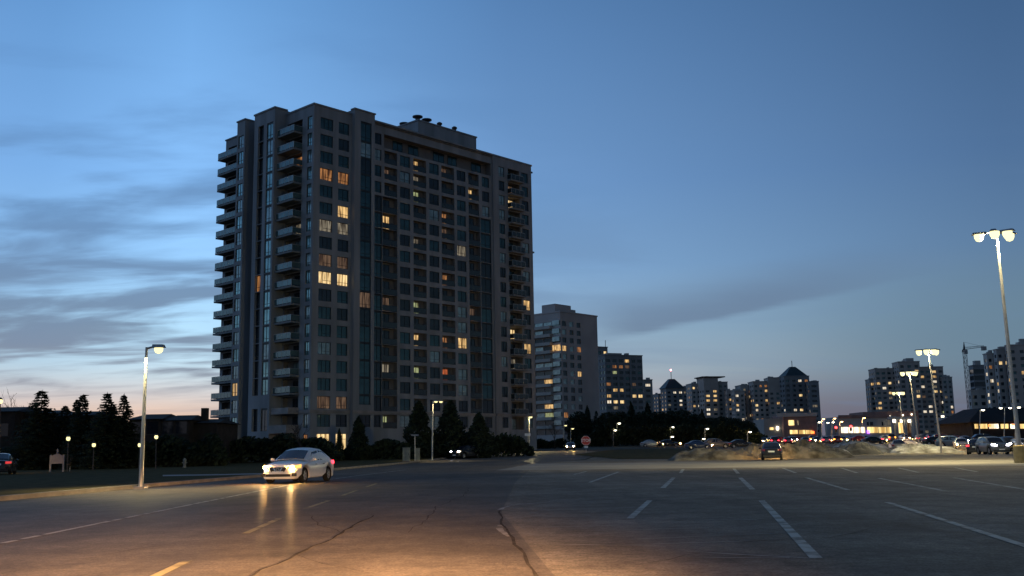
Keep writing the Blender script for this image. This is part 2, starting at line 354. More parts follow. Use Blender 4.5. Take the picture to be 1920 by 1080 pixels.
def strip(mb, pts, wd, off, jag=0):
    """a painted line or crack through ground points, width wd"""
    Ls, Rs = [], []
    fine = []
    for a, b in zip(pts[:-1], pts[1:]):
        k = max(1, int((Vector(b) - Vector(a)).length / .5)) if jag else 1
        fine += [(a[0] + (b[0] - a[0]) * i / k, a[1] + (b[1] - a[1]) * i / k) for i in range(k)]
    fine.append(pts[-1])
    for i, p in enumerate(fine):
        a = Vector(fine[max(i - 1, 0)]); b = Vector(fine[min(i + 1, len(fine) - 1)]); d = (b - a).normalized(); n = Vector((-d.y, d.x))
        q = Vector(p[:2]) + (n * rnd.uniform(-jag, jag) if jag else n * 0); ww = wd / 2 * (rnd.uniform(.45, 1.25) if jag else 1)
        l, r = q + n * ww, q - n * ww
        Ls.append((l.x, l.y, gz(l.y) + off)); Rs.append((r.x, r.y, gz(r.y) + off))
    for i in range(len(fine) - 1): mb.face((Rs[i], Rs[i + 1], Ls[i + 1], Ls[i]))
mb = MB()
for a, b, wd in [((1218, 939), (1181, 973), .13), ((1428, 939), (1531, 1048), .14), ((1663, 942), (1940, 1030), .13), ((1388, 896), (1411, 918), .16), ((1376, 879), (1384, 888), .16), ((1281, 880), (1276, 887), .16),
                 ((1263, 896), (1243, 915), .16), ((1468, 878), (1492, 887), .16), ((1512, 896), (1590, 919), .14), ((1578, 878), (1607, 887), .16), ((1648, 897), (1777, 922), .14), ((1684, 877.5), (1722, 886), .16),
                 ((1788, 896), (1940, 921), .14), ((1790, 877), (1832, 885), .16), ((1160, 885), (1105, 905), .14), ((1100, 884), (1076, 890), .12)]:
    strip(mb, gp(a, b), wd, .008)
tag(mb.build('parking_markings', M['stall_paint']), kind='structure')
mb = MB(); strip(mb, gp((-200, 1062), (0, 1020), (390, 940), (540, 910), (660, 893.5), (760, 881)), .11, .008)
tag(mb.build('lane_marking', M['white_paint']), kind='structure')
mb = MB()
for a, b in [((523, 973), (460, 1001)), ((616, 939), (573, 954)), ((352, 1052), (285, 1084)), ((668, 920), (642, 929.5)), ((706, 907), (688, 913))]: strip(mb, gp(a, b), .12, .008)
tag(mb.build('centre_dashes', M['yellow_paint']), kind='structure')
mb = MB()
strip(mb, gp((702, 967), (640, 1000), (560, 1040), (470, 1081), (400, 1110)), .05, .009, .05)
strip(mb, gp((936, 958), (944, 988), (968, 1022), (1003, 1070), (1030, 1110)), .045, .009, .03)
strip(mb, gp((620, 899), (680, 897), (735, 894)), .10, .009, .05)
for pts_ in [((640, 1000), (600, 985), (585, 968)), ((560, 1040), (610, 1058), (700, 1075)), ((968, 1022), (1040, 1015), (1100, 1022)), ((150, 1050), (260, 1030), (330, 1020)), ((760, 1000), (800, 975), (820, 950)), ((820, 950), (870, 930), (880, 915)),
             ((1200, 1060), (1330, 1035), (1420, 1040)), ((1560, 1010), (1640, 990), (1700, 985)), ((1300, 930), (1380, 938), (1500, 934)), ((420, 965), (480, 955), (520, 945)), ((1600, 930), (1720, 940), (1850, 938))]:
    strip(mb, gp(*pts_), .016, .009, .05)
tag(mb.build('road_cracks', M['tar']), kind='structure')
mb = MB()
strip(mb, gp((934, 958), (958, 947), (1010, 943), (1150, 939)), .10, .006, .05)
strip(mb, gp((936, 985), (945, 1003), (960, 1006)), .10, .006, .05)
for (x0, y0, x1, y1) in [(958, 958, 1190, 951), (975, 970, 1270, 966), (985, 990, 1180, 985), (1020, 1020, 1250, 1024), (1110, 1025, 1470, 1012), (1180, 1012, 1480, 1000), (1240, 1030, 1530, 1048), (1180, 974, 1420, 975),
                         (1480, 975, 1930, 982), (1250, 1044, 1480, 1046), (1000, 905, 1160, 899), (960, 915, 1110, 918), (1050, 996, 1330, 990)]:
    strip(mb, gp((x0, y0), ((x0 + x1) / 2, (y0 + y1) / 2 + rnd.uniform(-2, 2)), (x1, y1)), .07, .005, .06)
tag(mb.build('salt_streaks', M['salt']), kind='structure')

# ------------------------------------------------------------------ main tower
TH = R(42.7)
def frame_at(px, py, Y, th=TH):
    c = at(px, py, Y); return Vector((c.x, c.y, 0)), Vector((math.sin(th), math.cos(th))), Vector((-math.cos(th), math.sin(th)))
CO = Vector((-32.32, 161.415, 0)); RZ = math.pi / 2 - TH
tw = thing('apartment_tower', 'tall grey eighteen-storey apartment tower, nearest and largest building, with balconies stacked on its left side', 'building', CO, RZ)
Z0, FH, NR = 6.36, 2.9, 18
def zc(r): return Z0 + FH * r
wall = MB(); wins = []; rails = []; ZT = 58.5
def posR(s, off, z): return (s, -off, z)
def posL(t, off, z): return (-off, t, z)
def cells(mbx, pos, s0, s1, z0, z1, holes, off, mi=0, back=2):
    """one storey-high strip of wall, s0..s1 wide, with recessed openings (a,b,zlo,zhi,depth)"""
    sb = sorted({s0, s1, *[h[0] for h in holes], *[h[1] for h in holes]}); zb = sorted({z0, z1, *[h[2] for h in holes], *[h[3] for h in holes]})
    for i in range(len(sb) - 1):
        for j in range(len(zb) - 1):
            a, b, c, d = sb[i], sb[i + 1], zb[j], zb[j + 1]
            if any(h[0] <= a + 1e-6 and b <= h[1] + 1e-6 and h[2] <= c + 1e-6 and d <= h[3] + 1e-6 for h in holes): continue
            mbx.face([pos(a, off, c), pos(b, off, c), pos(b, off, d), pos(a, off, d)], mi)
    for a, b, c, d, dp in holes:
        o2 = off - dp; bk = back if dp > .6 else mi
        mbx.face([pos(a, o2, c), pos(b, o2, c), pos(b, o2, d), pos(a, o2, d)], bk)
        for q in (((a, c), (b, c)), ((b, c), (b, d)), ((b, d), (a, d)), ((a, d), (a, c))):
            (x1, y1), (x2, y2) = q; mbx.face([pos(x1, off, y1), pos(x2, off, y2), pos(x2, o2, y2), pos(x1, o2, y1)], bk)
def win(side, a, b, z0, z1, off, style, glass): wins.append(dict(side=side, a=a, b=b, z0=z0, z1=z1, off=off, style=style, glass=glass))
def rail(side, a, b, z, off, h=1.05, dark=True): rails.append((side, a, b, z, off, h, dark))
def gpick():
    x = rnd.random(); return 'glass_dark' if x < .45 else ('glass_teal' if x < .85 else 'glass_blind')
# right-hand facade
WCOL = [('A', 0, 4.5, 1.35, 3.95), ('B', 4.5, 7.9, 5.1, 7.35)]
for nme, p0, p1, a, b in WCOL:
    hs = []
    for r in range(NR):
        hs.append((a, b, zc(r) - 1.0, zc(r) + 1.0, .22)); win('R', a, b, zc(r) - 1.0, zc(r) + 1.0, -.20, 3 if nme == 'A' else 2, gpick())
    hs.append((a, b, .9, 4.3, .25)); win('R', a, b, .9, 4.3, -.23, 4, 'glass_dark')
    cells(wall, posR, p0, p1, 0, ZT, hs, 0)
# bay C: one continuous glass strip
OC = .8
hs = [(9.2, 11.6, 9.0, 57.6, .25)] + [(9.2, 11.6, zc(0) - 1.0, zc(0) + 1.0, .25)]
cells(wall, posR, 7.9, 12.3, 0, 59.4, hs, OC)
for r in range(1, NR): win('R', 9.2, 11.6, max(9.0, zc(r) - 1.45), zc(r) + 1.45 if r < NR - 1 else 57.6, OC - .2, 5, 'glass_teal' if rnd.random() < .5 else gpick())
win('R', 9.2, 11.6, zc(0) - 1.0, zc(0) + 1.0, OC - .2, 3, 'glass_dark')
for x in (7.9, 12.3): wall.face([posR(x, OC, 0), posR(x, -.3, 0), posR(x, -.3, 59.4), posR(x, OC, 59.4)], 0)
wall.face([posR(7.9, OC, 59.4), posR(12.3, OC, 59.4), posR(12.3, -4, 59.4), posR(7.9, -4, 59.4)], 0)
for x in (7.9, 12.3): wall.face([posR(x, -.3, ZT - 3), posR(x, -4, ZT - 3), posR(x, -4, 59.4), posR(x, -.3, 59.4)], 0)
# centre: windows and loggias
OM = -.3; TOPZ = zc(NR - 1) - 1.45
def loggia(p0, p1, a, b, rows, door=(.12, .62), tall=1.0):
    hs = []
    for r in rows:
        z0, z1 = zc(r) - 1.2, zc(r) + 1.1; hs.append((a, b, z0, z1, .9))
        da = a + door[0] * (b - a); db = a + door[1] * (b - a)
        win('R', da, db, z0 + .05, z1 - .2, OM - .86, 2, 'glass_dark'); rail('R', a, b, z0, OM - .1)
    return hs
def wcol(a, b, rows, style=2, glass=None):
    hs = []
    for r in rows:
        hs.append((a, b, zc(r) - 1.0, zc(r) + 1.0, .22)); win('R', a, b, zc(r) - 1.0, zc(r) + 1.0, OM - .2, style, glass or gpick())
    return hs
RW = range(0, NR - 1)
# column D + loggia: separate on the upper two storeys, one dark teal slot below
hs = wcol(13.0, 14.7, range(14, NR)); hs += loggia(0, 0, 15.4, 18.3, range(14, NR - 1))
hs += wcol(13.0, 14.7, [0]) + loggia(0, 0, 15.2, 18.35, [0], (.15, .5))
zb, ztp = zc(1) - 1.4, zc(13) + 1.35
for r in range(1, 14):
    z0 = zc(r) - 1.41; z1 = zc(r) + 1.41
    hs.append((13.0, 14.9, z0, z1, .25)); win('R', 13.0, 14.9, z0, z1, OM - .22, 5, 'glass_dark' if rnd.random() < .45 else 'glass_teal')
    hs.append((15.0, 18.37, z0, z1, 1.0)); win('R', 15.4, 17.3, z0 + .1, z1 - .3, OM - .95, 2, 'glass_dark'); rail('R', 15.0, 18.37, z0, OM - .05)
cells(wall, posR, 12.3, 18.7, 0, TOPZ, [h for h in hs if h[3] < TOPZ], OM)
cells(wall, posR, 12.3, 15.0, TOPZ, ZT, [h for h in hs if h[3] > TOPZ], OM)
for p0, p1, kind, a, b in [(18.7, 21.8, 'w', 19.0, 21.4), (21.8, 25.7, 'l', 22.2, 25.3), (25.7, 28.8, 'w', 26.05, 28.5), (28.8, 32.75, 'l', 29.15, 32.4), (32.75, 35.8, 'w', 33.1, 35.45)]:
    hs = wcol(a, b, RW) if kind == 'w' else loggia(p0, p1, a, b, RW)
    cells(wall, posR, p0, p1, 0, TOPZ, hs, OM)
hs = loggia(0, 0, 36.2, 39.0, range(14, NR - 1)) + wcol(39.9, 41.9, range(14, NR - 1)) + wcol(39.9, 41.9, [0])
for r in range(1, 14):
    z0 = zc(r) - 1.41; z1 = zc(r) + 1.41
    hs.append((36.2, 39.2, z0, z1, 1.0)); win('R', 36.6, 38.4, z0 + .1, z1 - .3, OM - .95, 2, 'glass_dark'); rail('R', 36.2, 39.2, z0, OM - .05)
    hs.append((39.35, 42.3, z0, z1, .25)); win('R', 39.35, 42.3, z0, z1, OM - .22, 5, 'glass_dark' if rnd.random() < .45 else 'glass_teal')
cells(wall, posR, 35.8, 42.7, 0, TOPZ, hs, OM)
# recessed penthouse storey under the deep parapet
PH0, PH1 = 15.0, 42.7
zt2 = zc(NR - 1) + 1.15
cells(wall, posR, PH0, PH1, TOPZ, ZT, [(PH0 + .3, PH1 - .3, TOPZ + .1, zt2, 1.5)], OM)
for a, b in ((18.5, 20.8), (22.2, 24.7), (28.4, 31.2), (32.1, 34.5), (38.4, 41.1)): win('R', a, b, TOPZ + .2, zt2 - .15, OM - 1.45, 2, 'glass_teal')
# right-hand bay
OB = 0.
hs = []
for r in range(NR):
    hs.append((44.35, 46.0, zc(r) - 1.0, zc(r) + 1.0, .22)); win('R', 44.35, 46.0, zc(r) - 1.0, zc(r) + 1.0, OB - .2, 2, gpick())
    hs.append((51.0, 53.0, zc(r) - 1.0, zc(r) + 1.0, .22)); win('R', 51.0, 53.0, zc(r) - 1.0, zc(r) + 1.0, OB - .2, 2, gpick())
    hs.append((47.0, 50.4, zc(r) - 1.3, zc(r) + 1.05, 1.3)); win('R', 47.3, 49.6, zc(r) - 1.25, zc(r) + .8, OB - 1.26, 3, gpick())
cells(wall, posR, 42.7, 54.05, 0, ZT, hs, OB)
wall.face([posR(42.7, OM, 0), posR(42.7, OB, 0), posR(42.7, OB, ZT), posR(42.7, OM, ZT)], 0)
# left-hand facade
O2 = 2.3
hs = []
for r in range(NR):
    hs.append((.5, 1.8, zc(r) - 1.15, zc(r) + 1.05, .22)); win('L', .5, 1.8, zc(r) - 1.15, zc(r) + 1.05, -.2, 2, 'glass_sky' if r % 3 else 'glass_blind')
hs.append((.5, 1.8, .9, 4.2, .25)); win('L', .5, 1.8, .9, 4.2, -.22, 4, 'glass_dark')
cells(wall, posL, 0, 2.9, 0, ZT, hs, 0)
hs = []
for r in range(NR):
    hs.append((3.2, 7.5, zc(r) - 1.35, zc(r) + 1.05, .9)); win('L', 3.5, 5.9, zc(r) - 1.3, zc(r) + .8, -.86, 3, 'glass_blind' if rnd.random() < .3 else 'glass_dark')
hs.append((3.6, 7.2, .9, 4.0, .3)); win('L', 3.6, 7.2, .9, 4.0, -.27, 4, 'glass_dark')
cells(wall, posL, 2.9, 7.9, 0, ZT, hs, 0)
hs = []
for r in range(2, NR):
    z0, z1 = zc(r) - 1.4, zc(r) + 1.4
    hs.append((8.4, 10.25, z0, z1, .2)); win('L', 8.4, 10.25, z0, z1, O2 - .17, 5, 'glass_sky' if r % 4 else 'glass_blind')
    hs.append((11.2, 12.9, z0, z1, .5)); win('L', 11.2, 12.9, z0, z1, O2 - .47, 2, 'glass_dark')
for z0, z1 in ((4.9, 8.6),):
    hs.append((8.4, 10.25, z0, z1, .2)); win('L', 8.4, 10.25, z0, z1, O2 - .17, 5, 'glass_dark'); hs.append((11.2, 12.9, z0, z1, .5)); win('L', 11.2, 12.9, z0, z1, O2 - .47, 2, 'glass_dark')
cells(wall, posL, 7.9, 14.05, 0, 59.3, hs, O2)
cells(wall, posL, 14.05, 17.0, 0, ZT, [], 0)
hs = []
for r in range(NR):
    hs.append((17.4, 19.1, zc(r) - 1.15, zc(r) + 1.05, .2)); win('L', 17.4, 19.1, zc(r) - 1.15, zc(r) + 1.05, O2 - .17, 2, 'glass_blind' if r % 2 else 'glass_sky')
cells(wall, posL, 17.0, 19.5, 0, 59.4, hs, O2)
for t, zt in ((7.9, 59.3), (14.05, 59.3), (17.0, 59.4), (19.5, 59.4)):
    wall.face([posL(t, O2, 0), posL(t, -.0, 0), posL(t, -.0, zt), posL(t, O2, zt)], 0)
    wall.face([posL(t, 0, ZT), posL(t, -4, ZT), posL(t, -4, zt), posL(t, 0, zt)], 0)
for a, b, zt in ((7.9, 14.05, 59.3), (17.0, 19.5, 59.4)): wall.face([posL(a, O2, zt), posL(b, O2, zt), posL(b, -4, zt), posL(a, -4, zt)], 0); wall.face([posL(a, -4, ZT), posL(b, -4, ZT), posL(b, -4, zt), posL(a, -4, zt)], 0)
hs = []
for r in range(NR):
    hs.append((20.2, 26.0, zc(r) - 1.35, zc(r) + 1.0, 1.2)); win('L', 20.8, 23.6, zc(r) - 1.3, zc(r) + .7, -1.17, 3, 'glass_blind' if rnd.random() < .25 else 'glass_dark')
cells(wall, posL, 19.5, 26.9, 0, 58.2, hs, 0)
# hidden sides and roof
wall.face([(54.05, 0, 0), (54.05, 27, 0), (54.05, 27, ZT), (54.05, 0, ZT)], 0)
wall.face([(0, 26.9, 0), (54.05, 26.9, 0), (54.05, 26.9, 58.2), (0, 26.9, 58.2)], 0)
wall.face([(0, 0, ZT - .3), (54.05, 0, ZT - .3), (54.05, 26.9, ZT - .3), (0, 26.9, ZT - .3)], 0)
wall.build('wall', [M['concrete_wall'], M['stone_base'], M['recess_wall']], tw, weld=True)
# parapet cap, belt courses
mb = MB()
mb.box(-.12, 7.9 - .01, -.12, .5, ZT - .02, ZT + .28); mb.box(12.31, 54.2, -.14, .5, ZT - .02, ZT + .28); mb.box(-.12, .5, .5, 7.89, ZT - .02, ZT + .28)
mb.box(7.75, 12.45, -OC - .15, .2, 59.38, 59.62); mb.box(-O2 - .15, .2, 7.75, 14.2, 59.28, 59.55); mb.box(-O2 - .15, .2, 16.85, 19.65, 59.38, 59.62); mb.box(-.15, .3, 19.66, 27.05, 58.18, 58.42)
mb.build('parapet', M['concrete_wall'], tw)
mb = MB()
mb.box(-.16, 7.88, -.16, .02, 7.55, 8.05); mb.box(12.32, 42.68, -.16 - OM, .02 - OM - .3 + .3, 7.55, 8.05); mb.box(42.72, 54.2, -.16, .02, 7.55, 8.05); mb.box(7.8, 12.4, -OC - .14, -OC + .02, 7.55, 8.05); mb.box(-.16, .02, .0, 2.95, 7.55, 8.05)
mb.build('belt_course', M['stone_base'], tw)
for q in ((-2.0, -.012, 3.1, 7.88, zc(1) - 1.75, zc(1) - .75), (-2.4, -.012, 3.0, 7.87, zc(0) - 1.9, zc(0) - .6), (-1.9, -.012, 19.55, 26.9, zc(0) - 2.2, zc(0) - .9)):
    mb = MB(); mb.box(*q); mb.build('terrace', M['stone_base'], tw)
# windows
def win_mesh(w_, h_, style):
    mb = MB(); f = .07; d0, d1 = -.05, .0
    mb.face([(-w_ / 2, 0, -h_ / 2), (w_ / 2, 0, -h_ / 2), (w_ / 2, 0, h_ / 2), (-w_ / 2, 0, h_ / 2)], 1)
    def bar(x0, x1, z0, z1): mb.box(x0, x1, d0, d1 - .002, z0, z1, 0)
    W2, H2 = w_ / 2, h_ / 2
    bar(-W2, W2, -H2, -H2 + f); bar(-W2, W2, H2 - f, H2); bar(-W2, -W2 + f, -H2 + f, H2 - f); bar(W2 - f, W2, -H2 + f, H2 - f)
    nv = {2: 2, 3: 3, 4: 3, 5: 2}[style]
    for i in range(1, nv): x = -W2 + w_ * i / nv; bar(x - .035, x + .035, -H2 + f, H2 - f)
    zt = -H2 + h_ * (.28 if style in (2, 3) else .74 if style == 4 else .2)
    for i in range(nv):
        if style in (2, 3) and i == 0 and nv == 3: continue
        x0 = -W2 + w_ * i / nv + (.036 if i else f); x1 = -W2 + w_ * (i + 1) / nv - (.036 if i < nv - 1 else f); bar(x0, x1, zt - .03, zt + .03)
    if style == 5: bar(-W2 + f, W2 - f, H2 - .32, H2 - f)
    return mb
def wmat(wd):
    xc, zc_ = (wd['a'] + wd['b']) / 2, (wd['z0'] + wd['z1']) / 2
    if wd['side'] == 'R': return Vector((xc, -wd['off'], zc_)), 0
    return Vector((-wd['off'], xc, zc_)), -math.pi / 2
TM = Matrix.Translation(CO) @ Matrix.Rotation(RZ, 4, 'Z')
for wd in wins:
    l, _ = wmat(wd); p = TM @ l; wd['px'] = pxy(p); d = (p - CAM).length
    wd['show'] = (wd['b'] - wd['a']) * (wd['z1'] - wd['z0']) / d ** 2 * (1 if wd['side'] == 'R' else .75) * (.4 if wd['off'] < -1 else 1)
LIT = [(610, 328, 'room_orange'), (641, 331, 'room_orange'), (642, 395, 'room_bright'), (610, 423, 'room_pale'), (641, 425, 'room_pale'), (641, 490, 'room_dim'), (610, 490, 'room_dim'), (609, 518, 'room_gold'), (641, 521, 'room_gold'), (641, 752, 'room_dim'),
       (725, 418, 'room_bright'), (779, 315, 'room_bright'), (779, 343, 'room_pale'), (787, 371, 'room_green'), (883, 367, 'room_bright'), (957, 385, 'room_gold'), (835, 409, 'room_orange'), (867, 471, 'room_pale'), (781, 577, 'room_green'),
       (727, 573, 'room_dim'), (837, 523, 'room_orange'), (785, 633, 'room_bright'), (840, 638, 'room_orange'), (867, 642, 'room_bright'), (785, 690, 'room_green'), (840, 695, 'room_red'), (965, 623, 'room_gold'), (990, 568, 'room_bright'), (990, 650, 'room_bright'),
       (965, 676, 'room_pale'), (725, 690, 'room_pale'), (730, 787, 'room_green'), (606, 830, 'room_gold'), (640, 826, 'room_gold'), (540, 828, 'room_orange'), (574, 826, 'room_orange'), (481, 541, 'room_orange'), (443, 735, 'room_bright'), (552, 435, 'room_pale'),
       (785, 460, 'room_pale'), (727, 325, 'room_dim'), (835, 330, 'room_dim'), (678, 557, 'room_dim'), (610, 752, 'room_dim'), (550, 310, 'room_orange'), (893, 585, 'room_dim'), (838, 435, 'room_dim'), (950, 357, 'room_dim')]
for x, y, m in LIT:
    b = min(wins, key=lambda q: (q['px'][0] - x) ** 2 + (q['px'][1] - y) ** 2); b['glass'] = m; b['show'] += .0
wins.sort(key=lambda q: -q['show'])
cache = {}
rest = MB(); restm = [M['window_frame']] + [M[k] for k in ('glass_dark', 'glass_teal', 'glass_blind', 'glass_sky', 'room_orange', 'room_bright', 'room_pale', 'room_dim', 'room_gold', 'room_green', 'room_red')]
rk = {m.name: i for i, m in enumerate(restm)}
for i, wd in enumerate(wins):
    w_, h_ = round(wd['b'] - wd['a'], 3), round(wd['z1'] - wd['z0'], 3); l, rz = wmat(wd); k = (w_, h_, wd['style'])
    if i < 100:
        if k not in cache: cache[k] = win_mesh(*k).mesh('window', [M['window_frame'], M['glass_dark']])
        o = put('window', cache[k], tw, l, rz)
        o.material_slots[1].link = 'OBJECT'; o.material_slots[1].material = M[wd['glass']]
        if wd['glass'].startswith('room'): o['label'] = 'lit window glowing ' + {'room_orange': 'orange', 'room_bright': 'amber', 'room_gold': 'gold', 'room_dim': 'dim brown', 'room_pale': 'pale cream', 'room_green': 'yellow green', 'room_red': 'red'}[wd['glass']]
    else: rest.add(win_mesh(*k), Matrix.Translation(l) @ Matrix.Rotation(rz, 4, 'Z'), {0: 0, 1: rk[wd['glass']]})
rest.build('window', restm, tw)['kind'] = 'stuff'
# loggia railings
for side, a, b, z, off, h, dark in rails:
    mb = MB(); mb.box(a + .02, b - .02, -off - .02, -off + .02, z + .08, z + h - .06, 0); mb.box(a + .01, b - .01, -off - .04, -off + .04, z + h - .055, z + h, 1)
    mb.build('railing', [M['rail_dark'], M['window_frame']], tw)
# projecting balconies: slab with a glass railing
def balcony(side, a, b, z, off, glass, dirw=1):
    """slab from the wall out to off, with railing on the front and both ends"""
    P = posL if side == 'L' else posR
    def bx(mb, s0, s1, o0, o1, z0, z1, mi=0):
        q = [P(s0, o0, z0), P(s1, o1, z1)]; mb.box(min(q[0][0], q[1][0]), max(q[0][0], q[1][0]), min(q[0][1], q[1][1]), max(q[0][1], q[1][1]), z0, z1, mi)
    sl = MB(); bx(sl, a, b, .01, off, z - .28, z + .02); s = sl.build('balcony', M['balcony_slab'], tw)
    rl = MB(); n = max(2, round((b - a) / 1.1))
    for i in range(n): x0 = a + (b - a) * i / n; x1 = a + (b - a) * (i + 1) / n; bx(rl, x0 + .07, x1 - .07, off - .08, off - .04, z + .14, z + .98, 0)
    for i in range(n + 1): x = a + .03 + (b - a - .06) * i / n; bx(rl, x - .03, x + .03, off - .09, off - .03, z + .03, z + 1.0, 1)
    bx(rl, a, b, off - .10, off - .02, z + 1.005, z + 1.07, 1)
    for x in (a + .05, b - .05):
        bx(rl, x - .02, x + .02, .05, off - .12, z + .14, z + .98, 0); bx(rl, x - .035, x + .035, .05, off - .105, z + 1.005, z + 1.06, 1)
    rl.build('railing', [M[glass], M['pole_galv']], s)
for r in range(2, NR): balcony('L', 3.1, 7.85, zc(r) - 1.35, 1.8, 'rail_glass')
for r in range(1, NR): balcony('L', 19.55, 26.9, zc(r) - 1.35, 1.6, 'rail_glass')
for r in range(1, NR): balcony('R', 46.8, 50.6, zc(r) - 1.35, 1.1, 'rail_dark')
# mechanical penthouse and vents
pc = None
pen = MB()
def px_local(px, py, yl):
    """local x on the plane y=yl of the tower for a picture point"""
    d = ray(px, py); u = TM.to_3x3() @ Vector((1, 0, 0)); o = TM @ Vector((0, yl, 0))
    # solve CAM + t d = o + s u in plan
    det = d.x * -u.y + u.x * d.y; rx, ry = o.x - CAM.x, o.y - CAM.y
    t = (rx * -u.y + u.x * ry) / det; s_ = (d.x * ry - d.y * rx) / det
    return s_, CAM.z + t * d.z
PY = 5.0
xa, za = px_local(784, 226, PY); xb, zb = px_local(893, 263, PY)
pen.box(xa, xb, PY, PY + 11, ZT - .4, za); po = pen.build('penthouse', M['concrete_wall'], tw)
mb = MB(); mb.box(xa - .15, xb + .15, PY - .15, PY + 11.15, za - .02, za + .25); mb.build('penthouse_cap', M['concrete_wall'], po)
for px, py, yl in ((783, 221, PY + 1.2), (800, 227, PY + 1.0), (824, 234, PY + 1), (852, 242, PY + 1), (758, 234, PY + 10)):
    s_, z_ = px_local(px, py, yl); v = MB(); big = px in (783, 800, 758)
    r0, r1 = (.45, 1.0) if big else (.35, .55)
    v.lathe([(0.01, 0), (r0, 0), (r0, z_ - za - .35), (r1, z_ - za - .1), (r1, z_ - za + .1), (r0 * .8, z_ - za + .3), (.01, z_ - za + .3)], 12)
    v.build('roof_vent', M['metal_dark'], tw, (s_, yl, za + .2), smooth=True)
mb = MB(); s_, z_ = 53.9, 57
for z in (57.2, 40.5): mb.box(54.05, 54.75, .2, .5, z, z + .3)
mb.build('outrigger', M['metal_dark'], tw)

# ------------------------------------------------------------------ other buildings
def local_box(bld, Mx, Bi, name, m, x0, x1, y0, y1, z0, z1):
    mb = MB(); mb.box(x0, x1, y0, y1, z0, z1); o = MB(); o.add(mb, Bi @ Mx); return o.build(name, m, bld)
NW = [0]
def block(bld, wallm, px_l, px_c, px_r, y_top, Y, th=TH, fh=2.9, colw=3.2, ww=.5, wh=.46, lits=(), lit_p=.03, blank_r=0., blank_l=0., seed=1, bands=False, extra_h=0., floor0=0, lit_mats=('room_bright', 'room_pale', 'room_orange', 'room_gold'), glass=('glass_dark', 'glass_dark', 'glass_teal'), winlist=None, wallname='wall', top_gap=1.2):
    """one rectangular volume whose two visible faces carry recessed window openings; corner at column px_c"""
    rr = random.Random(seed); c = at(px_c, y_top, Y); zt = c.z; u = Vector((math.sin(th), math.cos(th))); v = Vector((-math.cos(th), math.sin(th)))
    def length(px, dirv):
        d = ray(px, y_top); det = d.x * -dirv.y + dirv.x * d.y; return (d.x * c.y - d.y * c.x) / det if abs(det) > 1e-9 else 10
    lu, lv = abs(length(px_r, u)), abs(length(px_l, v)); a0_ = math.atan2(c.x, c.y)
    if lv < 12:
        for k in range(200):
            th += R(.25); u = Vector((math.sin(th), math.cos(th))); v = Vector((-math.cos(th), math.sin(th))); lv = length(px_l, v)
            if lv >= 12 or lv < 0 or th > R(100): break
        lv = 12 if lv < 0 else lv; lu = abs(length(px_r, u))
    lu = min(max(lu, 2), 60); lv = min(max(lv, 2), 45)
    org = Vector((c.x, c.y, 0)); rz = math.pi / 2 - th; z0 = gz(c.y) - 2
    Mx = Matrix.Translation(org) @ Matrix.Rotation(rz, 4, 'Z'); Bi = bld.matrix_basis.inverted()
    wl = MB(); ws = []
    nf = max(1, int((zt - top_gap - gz(c.y)) / fh)); f0 = zt - top_gap - nf * fh
    for side, ln, blank in (('R', lu, blank_r), ('L', lv, blank_l)):
        bl_ = bands is True or bands == side
        P = posR if side == 'R' else posL
        use = ln - blank; nc = max(1, int(round(use / colw))); cw = use / nc
        for i in range(nc):
            a0, a1 = i * cw, (i + 1) * cw; a, b = a0 + cw * (1 - ww) / 2, a1 - cw * (1 - ww) / 2
            if bl_: a, b = a0 + .08, a1 - .08
            hs = []
            for k in range(floor0, nf):
                h0 = f0 + k * fh + fh * (.5 - wh / 2); h1 = h0 + fh * wh; hs.append((a, b, h0, h1, .25)); ws.append((side, a, b, h0, h1))
            cells(wl, P, a0, a1, z0, zt, hs, 0, 0, 0)
        if blank > 0: cells(wl, P, use, ln, z0, zt, [], 0, 0, 0)
    wl.face([(0, 0, zt), (lu, 0, zt), (lu, lv, zt), (0, lv, zt)]); wl.face([(lu, 0, z0), (lu, lv, z0), (lu, lv, zt), (lu, 0, zt)]); wl.face([(0, lv, z0), (lu, lv, z0), (lu, lv, zt), (0, lv, zt)])
    for k in range(2):
        x_, y_ = lu * rr.uniform(.1, .7), lv * rr.uniform(.25, .7); local_box(bld, Mx, Bi, 'roof_unit', M['tower_grey'], x_, x_ + rr.uniform(1, 2.4), y_, y_ + rr.uniform(1, 2.2), zt + .3, zt + rr.uniform(1.0, 2.0))
    ncR = max(1, int(round((lu - blank_r) / colw))); cwR = (lu - blank_r) / ncR; hw = cwR * (1 - ww) / 2 - .08
    if bands is not True:
        for k in range(1, ncR):
            if rr.random() < .45: local_box(bld, Mx, Bi, 'pier', wallm, k * cwR - hw, k * cwR + hw, -.45, -.012, z0, zt - rr.choice((0.2, 3.0)))
    # coping, set a little proud of the wall
    wl.box(-.2, lu + .2, -.2, lv + .2, zt - .01, zt + .45)
    w_o = MB(); w_o.add(wl, Bi @ Mx); w_o.build(wallname, wallm, bld, weld=True)
    tgt = []
    for side, a, b, h0, h1 in ws:
        q = [(a, .22, h0), (b, .22, h0), (b, .22, h1), (a, .22, h1)] if side == 'R' else [(.22, a, h0), (.22, b, h0), (.22, b, h1), (.22, a, h1)]
        cc = Mx @ ((Vector(q[0]) + Vector(q[2])) / 2); m = rr.choice(lit_mats) if rr.random() < lit_p else rr.choice(glass)
        tgt.append([[Bi @ Mx @ Vector(p) for p in q], pxy(cc), m])
    for x, y, m in lits:
        if tgt:
            t = min(tgt, key=lambda e: (e[1][0] - x) ** 2 + (e[1][1] - y) ** 2)
            if (t[1][0] - x) ** 2 + (t[1][1] - y) ** 2 < 150: t[2] = m
    winlist += tgt
    return org, Mx, Bi, lu, lv, zt
